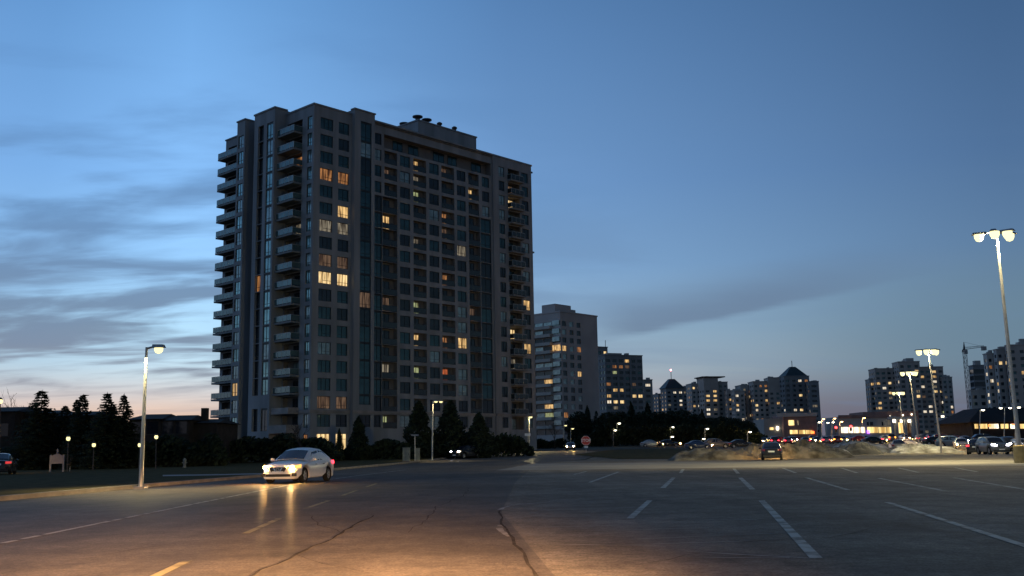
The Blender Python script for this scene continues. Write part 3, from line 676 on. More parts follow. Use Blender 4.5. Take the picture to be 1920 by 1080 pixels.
def flush_windows(bld, wl, cap=100):
    """lit panes and the rest up to the cap are parts of their own; what is left is one part"""
    wl.sort(key=lambda t: 0 if (t[2].startswith('room') or t[2].startswith('shop')) else 1)
    wl[100:] = wl[100:]
    for q, _, m in wl[:cap]:
        c = sum(q, Vector()) / 4; mb = MB(); mb.face([p - c for p in q]); mb.build('window', M[m], bld, c)
    if len(wl) > cap:
        ms = sorted({t[2] for t in wl[cap:]}); mb = MB()
        for q, _, m in wl[cap:]: mb.face(q, ms.index(m))
        mb.build('window', [M[m] for m in ms], bld)['kind'] = 'stuff'
def bthing(name, label, px, Y): return thing(name, label, 'building', foot(px, Y))
bpy.context.view_layer.update()

# second tower, behind the right edge of the main one
b = bthing('apartment_tower', 'taupe apartment tower with white striped balconies, directly right of the largest tower', 1052, 340); bpy.context.view_layer.update()
wl = []
org, Mx, Bi, lu, lv, zt = block(b, M['tower_taupe'], 985, 1050, 1119, 585, 340, fh=2.8, colw=3.6, ww=.55, wh=.62, blank_r=8.5, lit_p=.0, seed=3, bands='L', winlist=wl, top_gap=2.4,
    lits=[(1058, 652, 'room_bright'), (1083, 652, 'room_orange'), (1086, 704, 'room_bright'), (1045, 652, 'room_bright'), (1032, 717, 'room_bright'), (1036, 764, 'room_bright'), (1036, 781, 'room_green'), (1062, 776, 'room_orange')], glass=('glass_dark', 'glass_dark', 'glass_blind'))
nf = int((zt - 2.4 - gz(340)) / 2.8)
for k in range(1, nf):
    z = zt - 2.4 - k * 2.8
    mb = MB(); mb.box(-1.5, -.01, 3.6, lv, z - .2, z + .85); o = MB(); o.add(mb, Bi @ Mx); o.build('balcony', M['tower_pale'], b)
    mb = MB(); mb.box(-.5, -.012, .25, 3.3, z + .95, z + 2.5); o = MB(); o.add(mb, Bi @ Mx); o.build('bay_window', M['glass_blind'] if k != 4 else M['room_bright'], b)
local_box(b, Mx, Bi, 'penthouse', M['tower_taupe'], 1, 9.5, 3, 9, zt - .1, zt + 3.3); local_box(b, Mx, Bi, 'penthouse', M['tower_grey'], 9.6, 12, 3, 6, zt - .1, zt + 2.0)
flush_windows(b, wl)
# third tower
b = bthing('apartment_tower', 'slate apartment block with several orange windows, stepping down right of the taupe tower', 1160, 500); bpy.context.view_layer.update(); wl = []
block(b, M['tower_slate'], 1095, 1119, 1139, 651, 515, colw=4, lit_p=.03, seed=4, winlist=wl, lits=[(1137, 659, 'room_gold'), (1126, 710, 'room_pale'), (1130, 720, 'room_pale')])
org, Mx, Bi, lu, lv, zt = block(b, M['tower_slate'], 1112, 1134, 1204, 666, 500, colw=3.4, ww=.66, wh=.5, lit_p=.03, seed=5, winlist=wl, glass=('glass_dark', 'glass_dark', 'glass_teal'),
    lits=[(1152, 685, 'room_orange'), (1158, 686, 'room_orange'), (1170, 686, 'room_dim'), (1177, 675, 'room_bright'), (1157, 696, 'room_green'), (1144, 715, 'room_orange'), (1157, 736, 'room_bright'), (1163, 737, 'room_bright'), (1194, 726, 'room_dim'), (1187, 747, 'room_gold'), (1198, 747, 'room_gold'), (1156, 757, 'room_gold'), (1162, 757, 'room_gold'), (1157, 768, 'room_pale'), (1144, 757, 'room_white')])
local_box(b, Mx, Bi, 'penthouse', M['tower_grey'], 4, 12, 4, min(9, lv - 1), zt, zt + 1.6)
mb = MB(); p = at(1135, 638, 515); q = at(1135, 652, 515); mb.tube([q, p], .16, 5); o = MB(); o.add(mb, Bi); o.build('antenna', M['metal_dark'], b)
block(b, M['tower_grey'], 1200, 1206, 1223, 713, 540, colw=4, lit_p=.05, seed=6, winlist=wl, lits=[(1211, 716, 'room_white')])
flush_windows(b, wl)
def pyramid(b, Bi, Mx, x0, x1, y0, y1, z0, z1, flat=.2):
    cx_, cy_ = (x0 + x1) / 2, (y0 + y1) / 2; mb = MB()
    A = [Vector((x0, y0, z0)), Vector((x1, y0, z0)), Vector((x1, y1, z0)), Vector((x0, y1, z0))]; T = [Vector((cx_ + (p.x - cx_) * flat, cy_ + (p.y - cy_) * flat, z1)) for p in A]
    for i in range(4): mb.face([A[i], A[(i + 1) % 4], T[(i + 1) % 4], T[i]])
    mb.face(T); o = MB(); o.add(mb, Bi @ Mx); return o.build('roof', M['roof_teal'], b)
# pyramid tower with a red beacon
WHT = ('room_white', 'room_pale', 'room_bright')
b = bthing('apartment_tower', 'dark tower under a flat-topped pyramid roof carrying a mast with a red light', 1255, 720); bpy.context.view_layer.update(); wl = []
block(b, M['tower_slate'], 1224, 1234, 1246, 739, 730, th=R(50), colw=5, lit_p=.05, seed=8, winlist=wl, lits=[(1243, 737, 'room_white'), (1238, 749, 'room_pale')])
org, Mx, Bi, lu, lv, zt = block(b, M['tower_slate'], 1238, 1249, 1281, 729, 715, th=R(50), colw=5, lit_p=.1, lit_mats=WHT, seed=9, winlist=wl, lits=[(1264, 738, 'room_white'), (1277, 737, 'room_white'), (1277, 750, 'room_white'), (1260, 756, 'room_pale'), (1279, 760, 'room_white')])
rf = pyramid(b, Bi, Mx, -1, lu + 1, -1, lv + 1, zt + .46, zt + 7.2, .25)
mb = MB(); cc = Vector((lu / 2, lv / 2, zt + 7)); mb.tube([cc, cc + Vector((0, 0, 6))], .22, 5); o = MB(); o.add(mb, Bi @ Mx); o.build('mast', M['metal_dark'], b)
mb = MB(); mb.lathe([(.01, 0), (.5, .1), (.6, .6), (.4, 1.1), (.01, 1.2)], 8, 0, cc + Vector((0, 0, 6))); o = MB(); o.add(mb, Bi @ Mx); o.build('beacon', M['beacon'], b)
block(b, M['tower_slate'], 1276, 1280, 1288, 727, 740, th=R(50), colw=5, lit_p=.1, seed=10, winlist=wl, top_gap=2)
flush_windows(b, wl)
# grey tower with flat overhanging roof
b = bthing('apartment_tower', 'purplish grey tower with a flat overhanging roof, right of the beacon pyramid tower', 1330, 650); bpy.context.view_layer.update(); wl = []
block(b, M['tower_grey'], 1286, 1296, 1314, 720, 660, colw=4, lit_p=.03, seed=11, winlist=wl, lits=[(1302, 729, 'room_gold'), (1292, 728, 'room_pale'), (1317, 729, 'room_pale'), (1309, 761, 'room_white')])
org, Mx, Bi, lu, lv, zt = block(b, M['tower_brown'], 1306, 1319, 1346, 709, 650, colw=4.2, lit_p=.05, blank_l=0, seed=12, winlist=wl, top_gap=7, lits=[(1335, 736, 'room_bright'), (1333, 742, 'room_gold'), (1338, 742, 'room_gold'), (1337, 755, 'room_bright'), (1330, 768, 'room_white'), (1340, 767, 'room_pale'), (1331, 779, 'room_white')])
local_box(b, Mx, Bi, 'roof', M['roof_dark'], -1.2, lu + 4.5, -1.2, lv + 1, zt + .46, zt + 1.1)
block(b, M['tower_grey'], 1340, 1346, 1364, 717, 655, colw=4, lit_p=.04, seed=13, winlist=wl)
block(b, M['tower_brown'], 1358, 1363, 1376, 733, 640, colw=4, lit_p=.04, seed=14, winlist=wl, lits=[(1364, 766, 'room_orange'), (1369, 766, 'room_bright'), (1373, 766, 'room_bright'), (1364, 784, 'room_white')])
flush_windows(b, wl)
# long stepped block + pyramid tower
b = bthing('apartment_tower', 'long stepped brown apartment block touching the left side of the tall teal pyramid tower', 1410, 620); bpy.context.view_layer.update(); wl = []
block(b, M['tower_brown'], 1370, 1377, 1396, 734, 625, colw=3.8, lit_p=.06, seed=15, winlist=wl, lits=[(1381, 744, 'room_white'), (1382, 757, 'room_bright'), (1383, 773, 'room_white'), (1394, 786, 'room_white')])
block(b, M['tower_grey'], 1378, 1388, 1412, 723, 630, colw=3.8, lit_p=.06, seed=16, winlist=wl, lits=[(1397, 725, 'room_pale'), (1400, 739, 'room_dim')])
block(b, M['tower_brown'], 1402, 1412, 1440, 716, 620, colw=3.6, lit_p=.1, seed=17, winlist=wl, lits=[(1426, 724, 'room_orange'), (1433, 731, 'room_bright'), (1413, 755, 'room_gold'), (1420, 756, 'room_gold'), (1435, 755, 'room_bright'), (1423, 768, 'room_white')])
block(b, M['tower_brown'], 1432, 1440, 1462, 709, 618, colw=3.8, lit_p=.1, seed=18, winlist=wl, top_gap=8, lits=[(1445, 756, 'room_bright'), (1458, 760, 'room_bright')])
flush_windows(b, wl)
b = bthing('apartment_tower', 'tall dark tower with teal pyramid roof and bare mast, above the brick shop', 1490, 610); bpy.context.view_layer.update(); wl = []
org, Mx, Bi, lu, lv, zt = block(b, M['tower_slate'], 1456, 1470, 1517, 706, 610, th=R(52), colw=4, lit_p=.06, lit_mats=WHT, seed=19, winlist=wl, lits=[(1461, 723, 'room_gold'), (1494, 715, 'room_white'), (1506, 715, 'room_orange'), (1507, 741, 'room_gold'), (1472, 767, 'room_white'), (1503, 765, 'room_gold'), (1493, 770, 'room_white'), (1465, 760, 'room_pale')])
pyramid(b, Bi, Mx, 1, lu - 1, 0, lv, zt + .46, zt + 6.2, .22)
mb = MB(); cc = Vector((lu / 2, lv / 2, zt + 6)); mb.tube([cc, cc + Vector((0, 0, 4))], .2, 5); o = MB(); o.add(mb, Bi @ Mx); o.build('mast', M['metal_dark'], b)
block(b, M['tower_slate'], 1510, 1516, 1535, 716, 600, th=R(52), colw=4, lit_p=.06, seed=20, winlist=wl, lits=[(1524, 773, 'room_white'), (1524, 758, 'room_pale')])
flush_windows(b, wl)
# wide tower behind the parking lamps
b = bthing('apartment_tower', 'wide brown tower with a rounded stepped top, rising behind the three far lot lamps', 1700, 600); bpy.context.view_layer.update(); wl = []
block(b, M['tower_grey'], 1622, 1630, 1650, 712, 605, colw=3.6, lit_p=.04, seed=21, winlist=wl, wh=.5)
block(b, M['tower_brown'], 1628, 1640, 1682, 692, 600, colw=3.4, lit_p=.06, seed=22, winlist=wl, wh=.46, ww=.6, lits=[(1645, 718, 'room_bright'), (1655, 724, 'room_white'), (1644, 736, 'room_pale'), (1649, 755, 'room_bright'), (1641, 749, 'room_pale'), (1646, 767, 'room_bright'), (1652, 767, 'room_gold'), (1672, 748, 'room_pale')])
org, Mx, Bi, lu, lv, zt = block(b, M['tower_brown'], 1672, 1684, 1724, 679, 590, colw=3.6, lit_p=.04, seed=23, winlist=wl, wh=.55, lits=[(1684, 716, 'room_white'), (1723, 733, 'room_pale'), (1726, 739, 'room_gold')])
local_box(b, Mx, Bi, 'penthouse', M['tower_grey'], lu * .45, lu * .8, lv * .2, lv * .7, zt, zt + 2.4)
block(b, M['tower_brown'], 1716, 1722, 1768, 689, 596, colw=3.6, lit_p=.07, seed=24, winlist=wl, wh=.46, ww=.6, lits=[(1755, 701, 'room_gold'), (1757, 707, 'room_bright'), (1750, 714, 'room_white'), (1736, 727, 'room_white'), (1752, 726, 'room_pale'), (1735, 739, 'room_dim'), (1732, 771, 'room_white'), (1745, 774, 'room_white'), (1746, 763, 'room_white')])
block(b, M['tower_grey'], 1760, 1766, 1785, 708, 592, colw=3.6, lit_p=.06, seed=25, winlist=wl, wh=.5, lits=[(1777, 745, 'room_pale'), (1770, 757, 'room_white'), (1786, 764, 'room_white'), (1771, 769, 'room_green'), (1781, 769, 'room_orange')])
flush_windows(b, wl)
# building under construction
b = bthing('construction_tower', 'bare concrete tower under construction beside the crane, with open floors', 1832, 460); tag(b, cat='building'); bpy.context.view_layer.update(); wl = []
org, Mx, Bi, lu, lv, zt = block(b, M['tower_slate'], 1816, 1824, 1846, 686, 465, colw=4, bands=True, wh=.7, lit_p=.02, seed=26, winlist=wl, glass=('glass_dark',))
local_box(b, Mx, Bi, 'core', M['tower_grey'], lu * .3, lu * .8, lv * .3, lv * .8, zt, zt + 2.5)
block(b, M['tower_pale'], 1815, 1820, 1850, 733, 440, colw=4, wh=.5, lit_p=.02, seed=27, winlist=wl)
flush_windows(b, wl)
b = bthing('apartment_tower', 'large pale apartment tower cut by the right edge, behind the tallest lamp post', 1885, 430); bpy.context.view_layer.update(); wl = []
block(b, M['tower_pale'], 1843, 1850, 1872, 664, 430, colw=3.2, ww=.5, lit_p=.08, seed=28, winlist=wl, lits=[(1846, 702, 'room_white'), (1862, 712, 'room_white'), (1850, 757, 'room_white'), (1849, 747, 'room_white')])
block(b, M['tower_grey'], 1862, 1868, 1892, 656, 425, colw=3.2, ww=.5, lit_p=.05, seed=29, winlist=wl, lits=[(1872, 678, 'room_gold'), (1878, 678, 'room_gold'), (1885, 678, 'room_gold'), (1876, 735, 'room_white')])
org, Mx, Bi, lu, lv, zt = block(b, M['tower_brown'], 1884, 1889, 1975, 648, 420, colw=3.4, ww=.45, lit_p=.07, seed=30, winlist=wl, lits=[(1891, 710, 'room_orange'), (1896, 710, 'room_bright'), (1893, 722, 'room_dim'), (1919, 705, 'room_bright'), (1880, 755, 'room_pale')])
local_box(b, Mx, Bi, 'penthouse', M['tower_grey'], lu * .3, lu * .6, lv * .3, lv * .8, zt, zt + 2.8)
flush_windows(b, wl)
# tower crane
cb = foot(1825, 520); c = thing('tower_crane', 'tower crane with a level jib standing above the unfinished concrete tower', 'crane', cb)
zt = at(1828, 655, 520).z - cb.z; zap = at(1828, 641, 520).z - cb.z
mb = MB()
for sx, sy in ((-.7, -.7), (.7, -.7), (.7, .7), (-.7, .7)): mb.tube([(sx, sy, 0), (sx, sy, zt)], .14, 4)
for k in range(int(zt / 2.5)):
    z = k * 2.5; mb.tube([(-.7, -.7, z), (.7, -.7, z + 2.5)], .08, 4); mb.tube([(-.7, .7, z), (-.7, -.7, z + 2.5)], .08, 4)
mb.build('mast', M['metal_dark'], c)
def jib(name, x0, x1, z0, z1):
    mb = MB()
    for yy, dz_ in ((-.5, 0), (.5, 0), (0, 1.1)): mb.tube([(x0, yy, z0 + dz_), (x1, yy, z1 + dz_ * .5)], .13, 4)
    for i in range(14):
        a = x0 + (x1 - x0) * i / 14; bb = x0 + (x1 - x0) * (i + .5) / 14; f = z0 + (z1 - z0) * i / 14; mb.tube([(a, -.5, f), (bb, 0, f + 1)], .07, 4)
    mb.build(name, M['metal_dark'], c)
xl = at(1804, 661, 520).x - cb.x; xr = at(1845, 650, 520).x - cb.x
jib('jib', 0, xl, zt, zt - 1.4); jib('counter_jib', 0, xr, zt, zt + 1.2)
mb = MB(); mb.box(xr - 1.2, xr + .8, -1, 1, zt - .6, zt + 1.4); mb.build('counterweight', M['tower_grey'], c)
mb = MB(); mb.tube([(0, 0, zt), (0, 0, zap)], [.6, .15], 4); mb.tube([(0, 0, zap), (xl * .6, 0, zt)], .06, 4); mb.tube([(0, 0, zap), (xr, 0, zt + 1.2)], .06, 4); mb.build('apex', M['metal_dark'], c)
mb = MB(); mb.box(-.9, .9, -1.6, -.7, zt - 2.4, zt - .3); mb.build('cab', M['metal_grey'], c)

# ------------------------------------------------------------------ shops
def wallbox(b, name, m, px0, px1, ytop, Y, depth=14, base=None, dz_=0):
    p, q = at(px0, ytop, Y), at(px1, ytop, Y); o = b.location; mb = MB(); z0 = gz(Y) - 1
    mb.box(p.x - o.x, q.x - o.x, p.y - o.y, p.y + depth - o.y, z0 - o.z, (p.z + q.z) / 2 - o.z); return mb.build(name, m, b)
def panel(b, name, m, px0, px1, y0, y1, Y, proud=.15, th_=.2):
    p, q = at(px0, y0, Y), at(px1, y1, Y); o = b.location; mb = MB(); mb.box(p.x - o.x, q.x - o.x, Y - proud - o.y, Y - proud + th_ - o.y, q.z - o.z, p.z - o.z); return mb.build(name, m, b)
s1 = thing('shop_building', 'pink brick shop building with one square yellow window and a lit ground-floor row', 'shop', foot(1485, 330))
wallbox(s1, 'wall', M['brick_pink'], 1468, 1530, 777, 330); wallbox(s1, 'side_wing', M['tower_grey'], 1432, 1467.7, 785, 332); panel(s1, 'parapet', M['stucco_pale'], 1455, 1531, 775, 780.5, 330, .6, .5)
for x0, x1, y0, y1, m in ((1478, 1489, 788, 797.5, 'shop_yellow'), (1494, 1497.5, 788, 797, 'room_pale')): panel(s1, 'window', M[m], x0, x1, y0, y1, 330)
for x0, x1, m in ((1481, 1496, 'shop_yellow'), (1498, 1510, 'shop_yellow'), (1511, 1523, 'shop_yellow')): panel(s1, 'shop_window', M[m], x0, x1, 806.5, 813.5, 330)
panel(s1, 'sign', M['neon_orange'], 1520, 1526, 808.5, 813, 330, .5, .2)
panel(s1, 'shop_window', M['shop_yellow'], 1443, 1451, 801.5, 806, 332, .15); panel(s1, 'wall_lamp', M['lamp_far'], 1455.5, 1459.5, 800, 806, 332, .4, .2)
s2 = thing('shop_building', 'long low shop building with a white and yellow storefront and columned portico', 'shop', foot(1640, 330))
wallbox(s2, 'wall', M['stucco_pale'], 1570, 1680, 781, 330); wallbox(s2, 'back_wall', M['brick_pink'], 1618, 1722, 771.5, 336); panel(s2, 'parapet', M['brick_pink'], 1571, 1668, 778.5, 783, 330, .4, .3)
for x0, x1, m in ((1577, 1590, 'shop_white'), (1591, 1599, 'shop_white'), (1600, 1613, 'shop_white'), (1614, 1622, 'shop_white'), (1626, 1646, 'shop_yellow'), (1647, 1662, 'shop_yellow'), (1663, 1672, 'shop_yellow')): panel(s2, 'shop_window', M[m], x0, x1, 801, 811.5, 330)
for x0, x1 in ((1625, 1629), (1631, 1637), (1653, 1656)): panel(s2, 'upper_window', M['glass_dark'], x0, x1, 791, 798, 330)
panel(s2, 'sign', M['sign_purple'], 1625, 1629.5, 807, 812.5, 330, .6, .2)
po_ = panel(s2, 'portico', M['stucco_pale'], 1671, 1719, 781.5, 785.5, 326, .3, 4)
for x in (1672, 1681, 1697, 1711, 1716): 
    p, q = at(x, 785.5, 326), at(x, 813, 326); mb = MB(); o = s2.location; mb.tube([Vector((p.x, 326, q.z - 1)) - o, Vector((p.x, 326, p.z)) - o], .45 if x < 1710 else .8, 8); mb.build('column', M['stucco_pale'], s2)
panel(s2, 'shop_window', M['shop_yellow'], 1683, 1694, 792, 812, 329.9, .2); panel(s2, 'shop_window', M['room_dim'], 1698, 1708, 792, 812, 329.9, .2)
for x in (1675.5, 1689.5, 1704): panel(s2, 'portico_lamp', M['lamp_far'], x - 2.2, x + 2.2, 787, 792, 326, .5, .3)
for x, y in ((1667.5, 780), (1692.5, 778.5), (1709, 777)): panel(s2, 'wall_lamp', M['lamp_far'], x - 1, x + 1, y - 1, y + 1, 336, .3, .2)
s3 = thing('shop_building', 'small cream building washed by three orange lamps, left of the long dark roof', 'shop', foot(1800, 320))
wallbox(s3, 'wall', M['stucco_pale'], 1788, 1812, 781, 320); wallbox(s3, 'wall_pier', M['stucco_pale'], 1789, 1797, 777.5, 319.5, 2); wallbox(s3, 'wall_pier', M['stucco_pale'], 1808, 1814, 777, 319.5, 2)
for x in (1790.5, 1797, 1803.5): panel(s3, 'wall_lamp', M['lamp_sodium'], x - 1.3, x + 1.3, 786, 790, 320, .8, .3)
for x in (1790.5, 1797, 1803.5):
    p = at(x, 787, 318.5) - s3.location; spot(s3, 'lamp_light', p, p + Vector((0, 1.5, 2)), 500, (1, .5, .2), 150)
s4 = thing('restaurant', 'low restaurant with a broad dark hip roof and a row of bright windows', 'restaurant', foot(1868, 210))
o = s4.location; p0, p1 = at(1822, 795, 210), at(2010, 795, 210); zr = at(1830, 792, 210).z - o.z; zk = at(1870, 765, 214).z - o.z
mb = MB(); mb.box(p0.x - o.x, p1.x - o.x, 0, 16, -1, zr); mb.build('wall', M['brick_dark'], s4)
mb = MB(); a, bq = p0.x - o.x - 1.2, p1.x - o.x + 1.2
A = [Vector((a, -1.2, zr)), Vector((bq, -1.2, zr)), Vector((bq, 17, zr)), Vector((a, 17, zr))]; T = [Vector((a + 5, 4, zk)), Vector((bq - 5, 4, zk)), Vector((bq - 5, 12, zk)), Vector((a + 5, 12, zk))]
for i in range(4): mb.face([A[i], A[(i + 1) % 4], T[(i + 1) % 4], T[i]])
mb.face(T); mb.face(A[::-1]); mb.build('roof', M['roof_dark'], s4)
for x0, x1, m in ((1827, 1834, 'shop_yellow'), (1836, 1851, 'shop_yellow'), (1854, 1872, 'shop_white'), (1876, 1891, 'shop_yellow'), (1894, 1909, 'shop_white'), (1912, 1925, 'shop_yellow')): panel(s4, 'window', M[m], x0, x1, 795, 803.5, 210)
panel(s4, 'sign', M['neon_orange'], 1897, 1905, 795.2, 797.5, 209.7); panel(s4, 'sign', M['neon_orange'], 1853, 1858, 796, 800, 209.7)
s5 = thing('shop_sign', 'tall white illuminated pylon sign standing left of the cream building', 'sign', foot(1768, 330))
o = s5.location; p, q = at(1765, 779, 330), at(1771.5, 801, 330); mb = MB(); mb.box(p.x - o.x, q.x - o.x, -.3, .3, q.z - o.z, p.z - o.z); mb.build('panel', M['shop_white'], s5)
mb = MB(); mb.box(p.x - o.x - .25, q.x - o.x + .25, -.4, .4, -.5, q.z - o.z); mb.box(p.x - o.x - .3, q.x - o.x + .3, -.4, .4, p.z - o.z, p.z - o.z + .7); mb.build('frame', M['tower_grey'], s5)
# ------------------------------------------------------------------ terrace houses on the left
def house(label, pxs, yr, ye, Y, depth, gable=None, lits=(), chim=None):
    px0, px1 = pxs; a, bq = foot(px0, Y), foot(px1, Y); c = thing('terrace_house', label, 'house', (a + bq) / 2, math.atan2(bq.y - a.y, bq.x - a.x), 'terrace houses behind the lawn')
    wd = (bq - a).length / 2; ze = at((px0 + px1) / 2, ye, Y).z; zr = at((px0 + px1) / 2, yr, Y + depth / 2).z
    zg = gz(Y) ; mb = MB(); mb.box(-wd, wd, 0, depth, -.5, ze - zg); mb.build('wall', M['brick_dark'], c)
    mb = MB(); e = .35; mb.face([(-wd - e, -e, ze - zg), (wd + e, -e, ze - zg), (wd * .8, depth / 2, zr - zg), (-wd * .8, depth / 2, zr - zg)]); mb.face([(wd + e, depth + e, ze - zg), (-wd - e, depth + e, ze - zg), (-wd * .8, depth / 2, zr - zg), (wd * .8, depth / 2, zr - zg)])
    mb.face([(-wd - e, depth + e, ze - zg), (-wd - e, -e, ze - zg), (-wd * .8, depth / 2, zr - zg)]); mb.face([(wd + e, -e, ze - zg), (wd + e, depth + e, ze - zg), (wd * .8, depth / 2, zr - zg)])
    mb.face([(-wd - e, -e, ze - zg - .02), (-wd - e, depth + e, ze - zg - .02), (wd + e, depth + e, ze - zg - .02), (wd + e, -e, ze - zg - .02)])
    rf = mb.build('roof', M['roof_dark'], c)
    n = max(2, int(wd * 2 / 3))
    for fl in (1.0, 3.7):
        for i in range(n):
            x = -wd + 2 * wd * (i + .5) / n; 
            if fl + 1.4 > ze - zg: continue
            if fl < 2 and i % 3 == 1:
                mb = MB(); mb.box(x - .5, x + .5, -.05, .03, -.4, 2.0); mb.build('door', M['trim_black'], c)
            else:
                mb = MB(); mb.box(x - .6, x + .6, -.04, .03, fl, fl + 1.35, 1); mb.box(x - .7, x + .7, -.07, .03, fl - .1, fl - .005, 0); mb.build('window', [M['trim_black'], M['car_glass']], c)
    if chim is not None:
        mb = MB(); mb.box(chim - .35, chim + .35, depth / 2 - .4, depth / 2 + .4, zr - zg - 1.5, zr - zg + .8); mb.build('chimney', M['brick_dark'], rf)
    for px, py in lits:
        p = c.matrix_basis.inverted() @ at(px, py, Y); k = MB(); k.lathe([(.01, -.12), (.11, -.08), (.14, .06), (.05, .16), (.01, .18)], 10); l = k.build('wall_lamp', M['lamp_hot'], c, (p.x, -.35, p.z)); 
    return c
bpy.context.view_layer.update()
house('dark terrace house at the left edge with a nearly flat roof line', (-60, 24), 764, 772, 112, 9)
house('dark terrace house behind the white notice board, roof level with its neighbour', (25, 95), 770, 776, 114, 9)
house('dark terrace house standing behind the two thin spruces', (96, 165), 772, 779, 114, 9)
house('low dark terrace house half hidden behind the tall spruce cluster', (166, 238), 795, 804, 118, 9)
house('dark terrace house with a raised ridge, behind the street lamp post', (240, 300), 777, 786, 116, 9)
house('dark terrace house with a small chimney on its ridge', (301, 352), 779, 788, 116, 9, chim=2.0)
house('dark terrace house nearest the tower, lowest of the right group', (353, 405), 786, 793, 118, 9)

# ------------------------------------------------------------------ trees
def conifer_mesh(h, rad, seed, tiers=30, tight=1.0, needle=.42, base=.06, droop=.35):
    rr = random.Random(seed); crown = MB(); trunk = MB()
    trunk.tube([(0, 0, -.3), (0, 0, h * .5), (0, 0, h * .96)], [.028 * h * .55, .014 * h * .6, .012], 7)
    for k in range(tiers):
        f = k / (tiers - 1); z = h * (base + (1 - base) * f * .985); r = rad * (1 - f) ** .85 * rr.uniform(.84, 1.1) + .05; nb = int(10 + 9 * (1 - f))
        for i in range(nb):
            a = rr.uniform(0, 6.283); L_ = r * rr.uniform(.65, 1.1); d = Vector((math.cos(a), math.sin(a), 0)); s_ = Vector((-d.y, d.x, 0)); n = max(2, int(L_ / (needle * .5)))
            for j in range(1, n + 1):
                t = j / n; p = d * (L_ * t) + Vector((0, 0, z - droop * L_ * t + .12 * L_ * t * t + rr.uniform(-.05, .05)))
                for q in range(3):
                    sp = needle * (1.25 - .6 * t) * rr.uniform(.6, 1.2); tip = d * rr.uniform(.1, .7) * sp + s_ * rr.uniform(-1, 1) * sp + Vector((0, 0, rr.uniform(-.8, .25) * sp)); b_ = s_.cross(tip).normalized() * sp * .22 + s_ * sp * .16
                    crown.face([p - b_, p + b_, p + tip * .75 + b_ * .5, p + tip]) 
    for j in range(8):
        a = rr.uniform(0, 6.28); z = h * rr.uniform(.93, 1.0); crown.face([(0, 0, z), (.07 * math.cos(a), .07 * math.sin(a), z - .05), (.03 * math.cos(a), .03 * math.sin(a), z + .3)])
    return crown, trunk
def bush_mesh(shape, n, seed, leaf=.16):
    """leafy mass: leaf-sized faces through the volume, uneven outline. shape(rr) -> point"""
    rr = random.Random(seed); mb = MB()
    for _ in range(n):
        p = shape(rr); a = Vector((rr.gauss(0, 1), rr.gauss(0, 1), rr.gauss(0, 1))).normalized(); b_ = a.orthogonal().normalized(); c_ = a.cross(b_); s_ = leaf * rr.uniform(.6, 1.4)
        mb.face([p - b_ * s_, p - c_ * s_ * .5, p + b_ * s_, p + c_ * s_ * .5])
    return mb
CM = {}
for nme, args in (('a', (8, 2.3, 1)), ('b', (8, 2.0, 2)), ('c', (8, 2.6, 5))):
    c_, t_ = conifer_mesh(*args); CM[nme] = (c_.mesh('crown', [M['needle_dark']]), t_.mesh('trunk', [M['bark']]))
def cone_shape(h, rad, seed):
    def sh(rr):
        f = rr.random() ** 1.5; a = rr.uniform(0, 6.283); r = rad * (1 - f) ** .62 * (.55 + .45 * min(1, f * 6)) * (1 + .6 * noise.noise(Vector((math.cos(a) * 1.7, math.sin(a) * 1.7, f * 7 + seed * 5)))) * rr.random() ** .3
        return Vector((r * math.cos(a), r * math.sin(a), h * f * (1 + .05 * math.sin(a * 3))))
    return sh
for nme, h_, r_, sd_ in (('cedar', 8, 1.9, 8), ('cedar2', 8, 2.3, 9), ('cedar3', 8, 2.6, 10)):
    t_ = MB(); t_.tube([(0, 0, -.3), (0, 0, 6.5)], [.16, .04], 7)
    CM[nme] = (bush_mesh(cone_shape(h_, r_, sd_), 4200, sd_, .24).mesh('crown', [M['needle_dark']]), t_.mesh('trunk', [M['bark']]))
def round_shape(h, rad, seed):
    def sh(rr):
        a = rr.uniform(0, 6.283); t = rr.uniform(-1, 1); q = rr.random() ** .35; r = math.sqrt(1 - t * t) * rad * q * (1 + .45 * noise.noise(Vector((math.cos(a) * 1.4, math.sin(a) * 1.4, t * 2 + seed * 3))))
        return Vector((r * math.cos(a), r * math.sin(a), h * (.5 + .5 * t * q * (1 + .15 * noise.noise(Vector((a, t * 3, seed)))))))
    return sh
for nme, sd_ in (('round', 21), ('round2', 22)):
    t_ = MB(); t_.tube([(0, 0, -.3), (0, 0, 5)], [.22, .1], 7)
    CM[nme] = (bush_mesh(round_shape(8, 4.0, sd_), 5000, sd_, .30).mesh('crown', [M['needle_dark']]), t_.mesh('trunk', [M['bark']]))
def conifer(label, px, ytop, Y, kind='a', wide=1.0, group=None, name='spruce_tree', hextra=0):
    p = foot(px, Y); h = at(px, ytop, Y).z - p.z + hextra; s_ = h / 8.0
    t = thing(name, label, 'tree', p, rnd.uniform(0, 6.28), group); t.scale = (s_ * wide, s_ * wide, s_)
    put('crown', CM[kind][0], t); put('trunk', CM[kind][1], t); return t
for lab, px, yt, Y, k, wd in [('broad dark spruce above the flat roof at the left', 73, 733, 100, 'c', 1.6), ('thin spruce with a sharp tip, behind the bright lantern', 151, 740, 98, 'b', 1.3), ('shorter thin spruce tucked against the left of the sharp tipped one', 139, 749, 101, 'b', 1.1),
                              ('tallest spruce of the cluster, with a full pointed crown', 196, 738, 96, 'a', 1.45), ('spruce right of the cluster, slim top against the pale sky', 228, 741, 97, 'a', 1.35), ('small spruce between the two tall pointed ones', 209, 757, 99, 'b', 1.2),
                              ('low flat-topped spruce just over the house roof', 118, 761, 103, 'c', 1.5)]: conifer(lab, px, yt, Y, k, wd, 'spruces behind the lawn')
